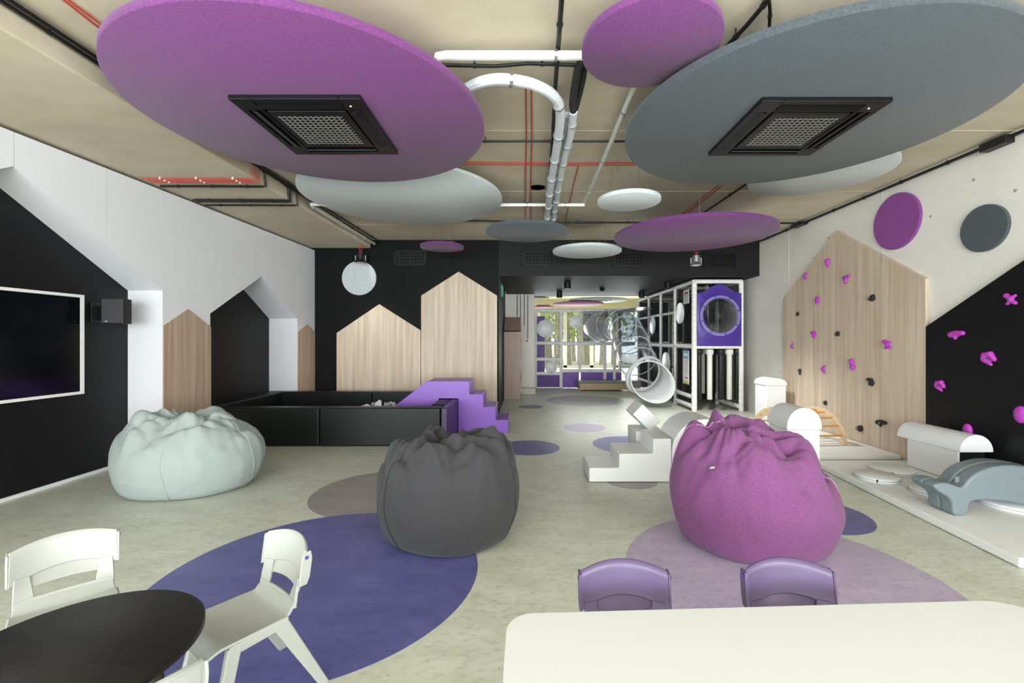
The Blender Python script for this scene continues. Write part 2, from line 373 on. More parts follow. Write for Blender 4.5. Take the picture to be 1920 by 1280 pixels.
# ---------------------------------------------------------------- outdoors
random.seed(3)
tx=[(-.4,27),(.5,26.5),(1.35,29),(2.0,27),(2.75,28.5),(3.35,26.6),(4.1,29.5),(4.75,27.2),(5.6,28),(6.4,30),(7.3,27),(8.6,29),(3.0,32),(1.1,33),(5.0,33),(1.7,31),(2.35,33.5),(3.7,34),(.2,30.5),(4.4,32)]
desc=['behind the left end','one in from the left','thin','pale','slender','bare','grey','straight','leaning','mottled']
for i,(x,y) in enumerate(tx):
    t=thing('tree','','tree',(x,y,-.15),group='trees outside the far windows')
    t['label']='pale-barked tree seen through the far windows behind the play frame'
    h=6.0;lean=random.uniform(-.25,.25);r=random.uniform(.14,.27)
    MB().tube([(x+lean*k/5+random.uniform(-.03,.03),y,-.15+h*k/5) for k in range(6)],[r*(1-.1*k) for k in range(6)],8).build('trunk',M['bark'],t)
    lv=MB()
    for k in range(330):
        a=Vector((x+random.gauss(0,.8),y+random.gauss(0,.6),1.7+random.random()*3.6))
        s=random.uniform(.10,.24);d=Vector((random.uniform(-1,1),random.uniform(-1,1),random.uniform(-1,1))).normalized();e=d.cross(Vector((0,0,1))).normalized()
        lv.add([a,a+d*s+e*s*.4,a+d*s*2,a+d*s-e*s*.4],[(0,1,2,3)])
    lv.build('foliage',M['leaf'],t,smooth=False,kind='stuff')
random.seed(7)

# ---------------------------------------------------------------- house-shaped wall panels
def house_back(pts,name,label):
    o=MB().prism(pts,lambda u,v,d:Vector((u,d,v)),YB-.002,YB-.035).build(name,M['wood'],bevel=.002,seg=1)
    return tag(o,label,'wall panel')
bx=lambda x:(x-CX)/F*8.965
bz=lambda y:HC+(CY-y)/F*8.965
house_back([(bx(631),0),(bx(788.5),0),(bx(788.5),bz(619)),(bx(711),bz(570)),(bx(631),bz(624))],'house_cutout','low oak-grain house-shaped panel on the black back wall, left of the tall one')
house_back([(bx(789.5),0),(bx(932),0),(bx(932),bz(554)),(bx(860),bz(509)),(bx(789.5),bz(554))],'house_cutout','tall oak-grain house-shaped panel on the black back wall behind the purple steps')
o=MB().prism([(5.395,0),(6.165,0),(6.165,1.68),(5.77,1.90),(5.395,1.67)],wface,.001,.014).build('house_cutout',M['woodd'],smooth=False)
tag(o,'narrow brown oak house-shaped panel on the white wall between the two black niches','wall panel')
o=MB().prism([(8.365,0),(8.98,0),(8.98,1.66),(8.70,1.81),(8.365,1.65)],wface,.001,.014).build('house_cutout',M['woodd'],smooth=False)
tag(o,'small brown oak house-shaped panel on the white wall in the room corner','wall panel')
XP=XR-.055
def wpanel(pts,m,label,th=.055):
    o=MB().prism(pts,lambda u,v,d:Vector((d,u,v)),XR-.001,XR-th).build('climbing_wall',m,bevel=.002,seg=1)
    return tag(o,label,'climbing wall')
yy=lambda x:F*XP/(x-CX)
wpanel([(yy(1735),0),(yy(1735),2.22),(yy(1568),3.15),(yy(1467),2.235),(yy(1467),0)],M['wood'],'tall oak-grain house-shaped climbing panel with purple and black holds on the concrete wall')
yb=yy(1735)-.003
wpanel([(2.0,0),(2.0,1.66),(3.55,2.62),(yb,1.655),(yb,0)],M['black'],'black house-shaped climbing panel with purple holds at the right of the room')

# ---------------------------------------------------------------- felt discs
def felt_disc(cx,cy,h,r,m,label,th=.045,cables=None,group=None,plate=False,name='acoustic_disc'):
    z=HC+h
    t=thing(name,label,'acoustic panel',(cx,cy,z))
    if group:t['group']=group
    MB().lathe([(r-.004,0),(r,.004),(r,th-.004),(r-.004,th)],(cx,cy,z),128).build('felt_panel',m,t,angle=60)
    if plate: MB().box(cx-r*.62,cy-r*.35,z+th,cx+r*.62,cy+r*.35,z+th+.05).build('mounting_frame',M['bl'],t,smooth=False)
    k=cables if cables is not None else [(-.45,-.45),(.45,-.45),(-.45,.45),(.45,.45)]
    for a,b in k:
        MB().cyl((cx+a*r,cy+b*r,z+th),(cx+a*r,cy+b*r,CH-.005 if cy<YB else CH+.15),.0028,6).build('suspension_cable',M['steel'],t)
    return t
h=1.76
felt_disc(-.946*h,2.056*h,h,.752*h,M['fp'],'very large purple felt disc with a black air conditioner in it, hanging at the left',.06)
felt_disc(1.261*h,2.087*h,h,.773*h,M['fg'],'very large slate-grey felt disc with a black air conditioner in it, hanging at the right',.06)
h=1.85; felt_disc(.430*h,1.524*h,h,.234*h,M['fp'],'medium purple felt disc hanging close to the camera above the slate-grey one',.05)
h=1.87; felt_disc(-.855*h,3.139*h,h,.689*h,M['fl'],'large pale grey felt disc hanging behind the very large purple one',.035)
h=1.87; felt_disc(1.781*h,2.690*h,h,.387*h,M['fl'],'pale grey felt disc half hidden behind the slate-grey disc near the right wall',.035)
h=1.58; felt_disc(.234*3.22*h,3.226*h,h,.226*h,M['fl'],'small pale grey felt disc hanging over the middle of the room')
h=1.50; felt_disc((1297-CX)/F*4.30*h,4.29*h,h,.74*h,M['fp'],'wide purple felt disc hanging in front of the black bulkhead',plate=True,cables=[(-.1,-.5),(.35,-.5),(-.5,.4),(.1,.5)])
h=1.50; felt_disc((1100-CX)/F*5.08*h,5.06*h,h,.39*h,M['fl'],'pale grey felt disc hanging low in front of the bulkhead grilles',plate=True)
h=1.50; felt_disc((988-CX)/F*4.17*h,4.16*h,h,.385*h,M['fg'],'dark slate felt disc hanging in front of the bulkhead below the white pipes',plate=True)
h=1.60; felt_disc((829-CX)/F*4.83*h,4.83*h,h,.235*h,M['fp'],'small purple felt disc hanging by the black back wall',plate=True,cables=[(-.35,-.3),(-.12,.3),(.12,-.3),(.35,.3)])
# discs on walls
def wall_disc_x(px,py,r,m,label):
    p=wx(px,py,XR-.02)
    return tag(MB().lathe([(r,0),(r,-.032),(r-.004,-.036)],(XR-.001,p.y,p.z),96,'x').build('wall_disc',m),label,'acoustic panel')
wall_disc_x(1680.5,415,.355,M['fpw'],'round purple felt disc on the concrete wall above the climbing panels')
wall_disc_x(1845,428,.240,M['fg'],'round dark grey felt disc on the concrete wall, nearest the right edge')
p=at(673,521,8.965)
tag(MB().lathe([(.346,0),(.346,-.032),(.342,-.036)],(p.x,YB-.001,p.z),96,'y').build('wall_disc',M['fl']),'round pale grey felt disc on the black back wall above the ball pit','acoustic panel')

# ---------------------------------------------------------------- air conditioning cassettes
def cassette(cx,cy,label):
    z=HC+1.76; s=.475
    t=thing('air_conditioner',label,'air conditioner',(cx,cy,z))
    fr=MB()
    for a in (0,1,2,3):
        R=Matrix.Rotation(a*PI/2,4,'Z')
        def tf(p): return Vector((cx,cy,z))+R@Vector(p)
        # corner block and border rails around an open slot
        m_=MB().box(-s,-s,-.035,-s+.16,-s+.16,.002).box(-s+.16,-s,-.035,s-.16,-s+.045,.002).box(-s+.16,-s+.125,-.03,s-.16,-s+.16,.002)
        fr.add([tf(v) for v in m_.v],m_.f)
    fr.build('frame',M['acb'],t,bevel=.006)
    MB().box(cx-s+.02,cy-s+.02,z-.002,cx+s-.02,cy+s-.02,z+.004).build('slot_shadow_plate',M['bl'],t,smooth=False)
    for a in range(4):
        R=Matrix.Rotation(a*PI/2,4,'Z')
        m_=MB().bar((-s+.165,-s+.085,-.03),(s-.165,-s+.085,-.03),.07,.008,up=(0,.35,1))
        MB().add([Vector((cx,cy,z))+R@v for v in m_.v],m_.f).build('louver',M['acb'],t,bevel=.002)
    MB().box(cx-.30,cy-.30,z-.036,cx+.30,cy+.30,z-.012).build('grille_plate',M['acb'],t,bevel=.02,seg=3)
    g=MB();n=12;q=.245
    for j in range(n):
        yj=-q+2*q*(j+.5)/n
        for i in range(n):
            xi=-q+2*q*i/n;d=2*q/n;u=.011
            g.bar((cx+xi,cy+yj-u,z-.040),(cx+xi+d*.5,cy+yj+u,z-.040),.0032,.006)
            g.bar((cx+xi+d*.5,cy+yj+u,z-.040),(cx+xi+d,cy+yj-u,z-.040),.0032,.006)
    g.build('grille_mesh',M['acl'],t,smooth=False,kind='stuff')
    MB().cyl((cx+.37,cy-.38,z-.039),(cx+.37,cy-.38,z-.034),.008,12).build('indicator',M['paper'],t)
    MB().box(cx-.42,cy-.42,z+.065,cx+.42,cy+.42,CH-.02).build('casing',M['bl'],t,bevel=.01)
    return t
cassette(-1.66,3.65,'black square ceiling air conditioner set into the very large purple disc')
cassette(2.19,3.68,'black square ceiling air conditioner set into the slate-grey disc')
# ---------------------------------------------------------------- bulkhead / wall grilles
def grille(px0,py0,px1,py1,label):
    a=at(px0,py0,YB);b=at(px1,py1,YB);cx=(a.x+b.x)/2;w2=(b.x-a.x)/2;z0=b.z;z1=a.z
    t=thing('ventilation_grille',label,'grille',(cx,YB,z0))
    MB().box(cx-w2,YB,z0,cx+w2,YB-.02,z0+.025).box(cx-w2,YB,z1-.025,cx+w2,YB-.02,z1).box(cx-w2,YB,z0,cx-w2+.025,YB-.02,z1).box(cx+w2-.025,YB,z0,cx+w2,YB-.02,z1).build('frame',M['gr'],t,bevel=.002)
    MB().box(cx-w2+.02,YB,z0+.02,cx+w2-.02,YB-.003,z1-.02).build('back_plate',M['gr'],t,smooth=False)
    g=MB()
    for i in range(8):
        for j in range(4):
            x=cx-w2+.05+(2*w2-.1)*(i+.5)/8; z=z0+.035+(z1-z0-.07)*(j+.5)/4; s=-1 if i<3 else (0 if i<5 else 1)
            g.bar((x-.02,YB-.014,z+ -.018*s),(x+.02,YB-.014,z+.018*s),.012,.012,up=(0,.5,1))
    g.build('deflector',M['acb'],t,smooth=False,kind='stuff')
grille(738,469,800,498,'black ventilation grille on the back wall, above the oak house panels')
grille(980,470,1042,499,'black ventilation grille on the bulkhead, left of the low pale grey disc')
grille(1148,472,1210,501,'black ventilation grille on the bulkhead, just right of the low pale grey disc')
grille(1318,474,1379,502,'black ventilation grille on the bulkhead nearest the concrete wall')

# ---------------------------------------------------------------- pipes and cables
def cp(x,y,h=1.98):
    Z=F*h/(CY-y); return Vector(((x-CX)/F*Z,Z,HC+h))
def smoothp(pts,k=6):
    out=[]
    P=[pts[0]]+list(pts)+[pts[-1]]
    for i in range(1,len(P)-2):
        for j in range(k):
            t=j/k;a,b,c,d=P[i-1],P[i],P[i+1],P[i+2]
            out.append(.5*((2*b)+(c-a)*t+(2*a-5*b+4*c-d)*t*t+(3*b-a-3*c+d)*t**3))
    out.append(P[-2]);return out
def pipe(name,label,pts,r,m,cat='pipe',n=10,sm=False,clips=0,clipm='steel',group=None):
    pts=[Vector(p) for p in pts]
    t=thing(name,label,cat,tuple(pts[0]),group=group)
    P=smoothp(pts) if sm else pts
    MB().tube(P,r,n).build('run',m,t)
    if clips:
        tot=[0]
        for a,b in zip(P,P[1:]): tot.append(tot[-1]+(b-a).length)
        for k in range(clips):
            s=tot[-1]*(k+.5)/clips
            for i in range(len(P)-1):
                if tot[i+1]>=s:
                    u=(s-tot[i])/max(1e-6,tot[i+1]-tot[i]);p=P[i].lerp(P[i+1],u);d=(P[i+1]-P[i]).normalized();break
            MB().cyl(p-d*.010,p+d*.010,r*1.35,10).bar(p,(p.x,p.y,CH if abs(p.x)<4.6 and p.x>-3.2 else p.z+.02),.008,.008).build('clip',M[clipm],t)
    return t
# white drain pipe with elbow
a=cp(822,104,1.93);b=cp(1092,104,1.93)
pipe('drain_pipe','white plastic pipe with an elbow running across the ceiling right of the large purple disc',[a+Vector((-.02,.5,0)),a+Vector((-.02,.06,0)),a+Vector((-.005,.015,0)),a+Vector((.05,0,0)),b+Vector((.25,0,0))],.030,M['pvc'],clips=2)
pipe('ceiling_cable','black cable crossing the ceiling just behind the white elbow pipe',[cp(826,122),cp(930,124),cp(990,119),cp(1080,122)],.013,M['bl'],'cable',clips=2,clipm='bl')
pipe('ceiling_conduit','black conduit running straight back along the middle of the ceiling',[cp(1058,-60),cp(1053,0),cp(1040,180),cp(1036,265),cp(1025,390),cp(1023,416)],.016,M['bl'],'cable',clips=6,clipm='bl')
pipe('ceiling_cable','black cable crossing the whole ceiling between the two very large discs',[cp(700,265),cp(905,265),cp(1173,265),cp(1400,265)],.011,M['bl'],'cable',clips=5,clipm='bl')
pipe('ceiling_cable','black cable crossing the ceiling near the bulkhead',[cp(745,413),cp(905,414),cp(1022,417),cp(1220,417),cp(1420,417),cp(1505,419)],.016,M['bl'],'cable',clips=8,clipm='bl')
P1=[cp(820,205,1.90),cp(878,165,1.90),cp(918,150,1.88),cp(962,150,1.88),cp(1005,160,1.88),cp(1038,180,1.88),cp(1050,207,1.88),cp(1048,250,1.88),cp(1040,300,1.88),cp(1033,345,1.88),cp(1025,415,1.88)]
pipe('insulated_pipe','thick white insulated pipe curving out from the purple disc and back along the ceiling',P1,.040,M['ins'],sm=True,clips=9)
pipe('insulated_pipe','second white insulated pipe running back beside the curved one',[cp(1075,208,1.90),cp(1070,250,1.90),cp(1057,300,1.90),cp(1050,335,1.90),cp(1042,380,1.90),cp(1037,415,1.90)],.036,M['ins'],sm=True,clips=8)
pipe('insulated_pipe','pale insulated pipe bundled beside the curved one',[cp(1062,215,1.95),cp(1057,300,1.95),cp(1046,345,1.95),cp(1030,416,1.95)],.026,M['ins'],sm=True)
pipe('insulated_hose','black insulated hose dropping from beside the small purple disc to the white pipe',[cp(1115,85,1.93),cp(1088,120,1.93),cp(1080,150,1.93),cp(1074,190,1.92),cp(1075,210,1.90)],.030,M['insb'],'hose',sm=True)
pipe('insulated_hose','second black insulated hose right beside the first one',[cp(1120,95,1.95),cp(1097,125,1.95),cp(1092,150,1.95),cp(1084,185,1.94),cp(1077,210,1.91)],.026,M['insb'],'hose',sm=True)
pipe('drain_pipe','grey plastic pipe running diagonally back from under the small purple disc',[cp(1200,140,1.93),cp(1188,166,1.93),cp(1148,262,1.93),cp(1095,382,1.93)],.024,M['pvcg'],clips=3)
pipe('drain_pipe','white plastic pipe crossing the ceiling right of the large pale disc',[cp(880,384,1.90),cp(943,384,1.90),cp(1096,384,1.90)],.024,M['pvc'],clips=3)
pipe('drain_pipe','white plastic pipe running along the beam towards the black back wall',[cp(640,382,1.90),cp(583,383,1.88),cp(585,386,1.88),cp(640,420,1.90),cp(702,457,1.92)],.026,M['pvcg'],clips=3)
for x0,lab in ((986,'left'),(996,'right')):
    pipe('fire_alarm_cable','red cable running back along the ceiling, %s of a pair left of the white pipes'%lab,[cp(x0,150,2.02),cp(x0+1,265,2.02),cp(x0-1,330,2.02),cp(x0-1,412,2.02)],.0055,M['red'],'cable',6)
for y0,lab in ((305,'nearer'),(309,'farther')):
    pipe('fire_alarm_cable','red cable crossing the ceiling, %s of a pair between the very large discs'%lab,[cp(800,y0-2,2.02),cp(930,y0,2.02),cp(1060,y0+1,2.02),cp(1210,y0,2.02),cp(1400,y0,2.02)],.0055,M['red'],'cable',6)
pipe('fire_alarm_cable','thin red cable running back from the crossing pair to the far ceiling',[cp(1085,312,2.02),cp(1076,345,2.02),cp(1063,400,2.02),cp(1057,430,2.02)],.005,M['red'],'cable',6)
for d,lab in ((0,'upper'),(9,'lower')):
    pipe('fire_alarm_cable','red cable on the ceiling left of the large purple disc, %s of the pair'%lab,[cp(60-d,-50,2.02),cp(128-d,0,2.02),cp(182-d,40+d*.3,2.02),cp(330,155,2.02)],.0055,M['red'],'cable',6)
    pipe('fire_alarm_cable','red cable running back under the slate-grey disc, %s of the pair'%lab,[cp(1450+d,240,2.02),cp(1350+d,345,2.02),cp(1315+d,372,2.02),cp(1265+d,412,2.02)],.0055,M['red'],'cable',6)
pipe('ceiling_conduit','black conduit running back under the slate-grey disc beside red cables',[cp(1560,225,2.0),cp(1395,348,2.0),cp(1300,412,2.0)],.014,M['bl'],'cable',clips=4,clipm='bl')
# cable bundle along the beam
for k in range(4):
    o=.028*k
    a=Vector((-3.10+o,1.4,CH-.03-.012*(k%2)));b=Vector((-3.10+o,6.35,CH-.03-.012*(k%2)))
    pipe('ceiling_cable',['black cable against the side beam, outermost of its bundle','second black cable from the side beam in the bundle','third black cable from the side beam in the bundle','black cable of the beam bundle farthest from the beam'][k],[a,b],.011,M['bl'],'cable',8,clips=5 if k==0 else 0,clipm='bl',group='black cables along the side beam')
for k in range(2):
    pipe('ceiling_cable',['black cable running along the beam to the back wall','second black cable beside it running to the back wall'][k],[Vector((-3.09+.05*k,6.3,CH-.03)),Vector((-3.09+.12*k,8.9,CH-.03))],.011,M['bl'],'cable',8,clips=4,clipm='bl')
# drops over the beam on to the soffit
def over(y,dx,r,m,lab,yy2=None,fx=-4.35):
    y2=y if yy2 is None else yy2
    pts=[(-3.09,y-.25,CH-.03),(-3.09,y-.02,CH-.04),(-3.105+0,y,SOF+.08),(-3.10,y+.01,SOF-.018),(-3.16,y+.01,SOF-.02),(-3.6,y2,SOF-.02),(fx,y2,SOF-.02)]
    pipe('ceiling_cable' if m is M['bl'] else 'fire_alarm_cable',lab,pts,r,m,'cable',8,clips=4,clipm='bl' if m is M['bl'] else 'paper')
over(5.02,0,.006,M['red'],'red cable bending over the beam edge to the white wall, front of the three')
over(5.09,0,.006,M['red'],'red cable bending over the beam edge to the white wall, middle of the three')
over(5.15,0,.006,M['red'],'red cable bending over the beam edge to the white wall, rear of the three')
over(5.28,0,.014,M['bl'],'black conduit bending over the beam edge right behind the red cables')
over(5.80,0,.014,M['bl'],'black conduit bending over the beam edge, middle of the three')
over(5.86,0,.012,M['bl'],'thin black conduit bending over the beam edge beside the middle one')
over(6.02,0,.012,M['bl'],'black conduit bending over the beam edge, farthest back')
# conduit along the right wall
pipe('ceiling_conduit','black conduit with clips running along the corner above the concrete wall',[(XR-.04,1.6,CH-.05),(XR-.04,4.19,CH-.05),(XR-.05,8.9,CH-.05)],.018,M['bl'],'cable',clips=12,clipm='bl')
MBx=MB().box(XR-.12,7.45,CH-.08,XR-.001,7.75,CH-.03).build('junction_box',M['bl'],bevel=.004);tag(MBx,'flat black junction box on the corner conduit above the concrete wall','junction box')
tag(MB().box(XR-.10,4.3,CH-.11,XR-.001,4.55,CH-.03).build('junction_box',M['bl'],bevel=.004),'black junction box on the corner conduit nearest the right edge','junction box')
# thin brace of black conduit at top
t=pipe('ceiling_conduit','black conduit sloping down from the ceiling edge to the slate-grey disc',[cp(1444,-20,2.0),cp(1440,0,2.0),cp(1398,50,1.98),cp(1355,95,1.96)],.014,M['bl'],'cable',clips=2,clipm='bl')
pipe('ceiling_cable','black cable hanging straight beside the sloping conduit at the top',[cp(1442,0,2.0),cp(1444,20,2.0),cp(1442,62,1.98)],.010,M['bl'],'cable',clips=1,clipm='bl')
# hanging emergency light box and projector-like black can
p=at(1018,302,5.35)
t=thing('emergency_light','small black box light hanging on a rod with red wires from the ceiling','light',(p.x,p.y,p.z))
MB().box(p.x-.11,p.y-.06,p.z-.075,p.x+.11,p.y+.06,p.z+.05).build('body',M['acb'],t,bevel=.004)
MB().lathe([(.014,-.062),(.010,-.066)],(p.x,p.y,p.z-.01),16,'y').build('sensor_lens',M['paper'],t)
MB().cyl((p.x,p.y,p.z+.05),(p.x+.01,p.y-1.0,CH-.0),.007,8).build('rod',M['steel'],t)
for s in (-1,1):
    MB().tube(smoothp([Vector((p.x+.045*s,p.y,p.z+.05)),Vector((p.x+.05*s,p.y-.08,p.z+.16)),Vector((p.x+.015*s,p.y-.35,p.z+.28)),Vector((p.x+.02*s,p.y-.9,CH-.03))]),.0055,6).build('red_wire',M['red'],t)
p=at(1008,288,5.9)
tag(MB().cyl((p.x,p.y,p.z-.14),(p.x,p.y,CH),.11,32).build('ceiling_can',M['bl'],bevel=.005),'black round ceiling can light behind the hanging emergency box','light')
def downlight(px,py,Y,r,hh,label,m='bl',cable=True,dy=0):
    p=at(px,py,Y);t=thing('downlight',label,'light',tuple(p))
    MB().lathe([(r*.75,hh),(r*.8,hh*.35),(r,hh*.2),(r*1.15,0),(r*.95,-.005)],p,32).build('housing',M[m],t,angle=25)
    MB().cyl(p-Vector((0,0,.004)),p-Vector((0,0,.008)),r*.8,24).build('lens',M['paper'],t)
    for s in (-1,1): MB().bar(p+Vector((s*r*1.02,0,hh*.15)),p+Vector((s*r*1.02,0,hh*.8)),.012,.02).build('spring_clip',M['steel'],t)
    for s in (-1,1): MB().tube(smoothp([p+Vector((s*.012,0,hh)),p+Vector((s*.025+.01,0,hh+.15)),p+Vector((s*.012+.03,-.03,hh+.3)),Vector((p.x+s*.01+.02,p.y-.02+dy,CH-.01))]),.006,6).build('red_wire',M['red'],t)
    return t
downlight(676,492,8.55,.095,.17,'black recessed downlight dangling on red wires over the pale wall disc')
downlight(1305,497,7.6,.085,.16,'chrome recessed downlight dangling on red wires under the wide purple disc','steel')
p=at(669,429,8.3);tag(MB().lathe([(.085,-.02),(.085,.14)],p,32).cyl(p,(p.x,p.y,CH),.02,8).build('ceiling_spotlight',M['bl'],bevel=.004),'short black cylinder light on the ceiling where the beam cables end','light')
# corridor spotlights and smoke detector
for px,py,Y,lab in ((1064,541,10.0,'black cylinder spotlight under the dark corridor ceiling, nearest the middle'),(1049,558,11.9,'black cylinder spotlight under the dark corridor ceiling, farthest back'),
                    (1252,541,9.95,'black cylinder spotlight beside the top of the play frame, near one'),(1203,558,11.9,'black cylinder spotlight beside the top of the play frame, far one')):
    p=at(px,py,Y);tag(MB().cyl((p.x,p.y,p.z),(p.x,p.y,BUL),.075,28).build('spotlight',M['black'],bevel=.004),lab,'light')
p=at(1129,541,11.2);tag(MB().lathe([(.03,-.05),(.055,-.03),(.07,0),(.05,.02)],(p.x,p.y,BUL-.02),24).build('smoke_detector',M['bl']),'small round black smoke detector under the corridor ceiling','smoke detector')
t=thing('exit_sign','small green and white exit sign on the dark corridor wall','sign',(-.54,9.9,2.45))
MB().box(-.54,9.75,2.45,-.50,10.1,2.72).build('housing',M['green'],t,bevel=.003)
MB().box(-.499,9.80,2.50,-.497,9.93,2.67).build('pictogram',M['paper'],t,smooth=False)

# ---------------------------------------------------------------- TV and speaker in the left niche
XN=-4.84
t=thing('television','large wall-mounted television with a thin white frame in the black niche','television',(XN,3.84,.917))
y0,y1,z0,z1=2.86,4.80,.917,1.985; xf=-4.78; fwd=.03
MB().box(XN+.001,y0+.04,z0+.04,xf-.012,y1-.04,z1-.04).build('back_case',M['bl'],t,bevel=.004)
MB().box(xf-.02,y0,z0,xf,y1,z0+fwd).box(xf-.02,y0,z1-fwd,xf,y1,z1).box(xf-.02,y0,z0+fwd,xf,y0+fwd,z1-fwd).box(xf-.02,y1-fwd*1.3,z0+fwd,xf,y1,z1-fwd).build('frame',M['paper'],t,bevel=.001,seg=1)
MB().box(xf-.014,y0+fwd,z0+fwd,xf-.008,y1-fwd*1.3,z1-fwd).build('screen',M['tvb'],t,smooth=False)
t=thing('loudspeaker','small black loudspeaker on a wall bracket beside the television','loudspeaker',(XN,5.0,1.68))
MB().box(XN+.001,4.92,1.70,XN+.02,5.08,1.92).build('bracket_plate',M['bl'],t,bevel=.003)
MB().bar((XN+.02,5.0,1.80),(-4.70,4.99,1.80),.05,.16).build('bracket_arm',M['acb'],t,bevel=.004)
MB().prism([(-.10,-.09),(.10,-.09),(.12,.05),(.07,.10),(-.07,.10),(-.12,.05)],lambda u,v,d:Vector((-4.60,4.98,1.68))+Vector((u*math.cos(.35)-v*math.sin(.35),u*math.sin(.35)+v*math.cos(.35),d)),0,.28).build('cabinet',M['acb'],t,bevel=.008,seg=3)
MB().box(-4.63,4.872,1.70,-4.60,4.876,1.71).build('badge',M['printt'],t,smooth=False)

# ---------------------------------------------------------------- ball pit and purple steps
PX0,PX1,PY0,PY1,PZ,PT=-4.79,-1.09,6.22,8.33,.545,.20
t=thing('ball_pit','low square ball pit of black padded leatherette blocks by the oak house panels','ball pit',((PX0+PX1)/2,(PY0+PY1)/2,0))
xm=(597-CX)/F*6.2
def pad(x0,y0,x1,y1,n,m,lab=None):
    MB().box(x0,y0,.004,x1,y1,PZ).build(n,m,t,bevel=.022,seg=3,label=lab)
pad(PX0,PY0,xm-.003,PY0+PT,'wall_block',M['foamb']);pad(xm+.003,PY0,PX1-.105,PY0+PT,'wall_block',M['foamb'])
pad(PX0,PY1-PT,-2.83,PY1,'wall_block',M['foamb']);pad(-2.825,PY1-PT,PX1-.32,PY1,'wall_block',M['foamb'])
pad(PX0,PY0+PT+.005,PX0+PT+.12,PY1-PT-.005,'wall_block',M['foamb'])
pad(PX1-.30,PY0+.12+PT,PX1-.10,PY1,'wall_block',M['foamb']);pad(PX1-.10,PY0,PX1,PY1,'wall_block',M['foampd'],'dark violet padded side block')
MB().box(PX0+PT,PY0+PT,.004,PX1-.30,PY1-PT,.05).build('floor_pad',M['foamb'],t,bevel=.01)
rows=[]
random.seed(5)
balls=[];
ballm=[mat('ball_white','E6E8E8',.3),mat('ball_grey','9FA6AC',.3),mat('ball_clear','CDD3D8',.15)]
pr=None
def ball(x,y,z,k,r=.035):
    o=MB().ell((x,y,z),r,r,r,14,9).build('pit_ball',ballm[k],smooth=True,angle=180)
    return tag(o,['white plastic ball lying among the grey ones in the black ball pit','mid-grey plastic ball lying in the black ball pit','pale silver plastic ball lying in the black ball pit'][k],'ball',group=['white','mid-grey','pale silver'][k]+' balls in the ball pit')
protos={}
cnt=0
def place(x,y,z,k):
    if k not in protos:
        protos[k]=ball(0,0,.035,k); protos[k].location=(x,y,z-.035)
    else:
        o=protos[k].copy();COL.objects.link(o);o.location=(x,y,z-.035)
for lay in range(1):
    for i in range(13):
        for j in range(9):
            x=-3.15+i*.115+random.uniform(-.02,.02);y=7.35+j*.115+random.uniform(-.02,.02)
            d=math.hypot((x+2.45)/.72,(y-7.65)/.5)
            if d<1 and y<8.08: place(x+.05*lay,y,.085+.07*lay,random.choice([0,0,1,2]))
# visible heap near the rear
for i in range(46):
    a=random.random()*2*PI;q=random.random()**.5
    x=-2.55+.46*q*math.cos(a);y=7.90+.16*q*math.sin(a); place(x,y,.225+.17*(1-q)**.7+random.uniform(0,.02),random.choice([0,0,1,2]))

YS=7.155;DS=.66;u=.225
def sx(px): return (px-CX)/F*YS
def sz(py): return HC+(CY-py)/F*YS
xs=[sx(800),sx(880),sx(906),sx(929),sx(953)]
zs=[.83,.622,.415,.207]
pts=[(xs[4],0),(xs[4],zs[3]),(xs[3],zs[3]),(xs[3],zs[2]),(xs[2],zs[2]),(xs[2],zs[1]),(xs[1],zs[1]),(xs[1],zs[0]),(xs[0],zs[0]),(xs[0]-1.0,.06),(xs[0]-1.0,.055),(PX1-.31,.055),(PX1-.31,PZ+.01),(PX1+.006,PZ+.01),(PX1+.006,0)]
t=thing('foam_slide','purple leatherette foam steps and slide straddling the side of the black ball pit','play foam',((xs[0]+xs[4])/2,YS+DS/2,0))
MB().prism([(x,z) for x,z in pts],lambda a,b,d:Vector((a,d,b)),YS,YS+DS).build('body',M['foamp'],t,bevel=.012,seg=3,angle=25)
# piping seams along the step edges
for x,z in ((xs[1],zs[0]),(xs[2],zs[1]),(xs[3],zs[2]),(xs[4],zs[3])):
    MB().tube([(x-.004,YS+.02,z-.002),(x-.004,YS+DS-.02,z-.002)],.005,6).build('piping',M['foamp'],t)

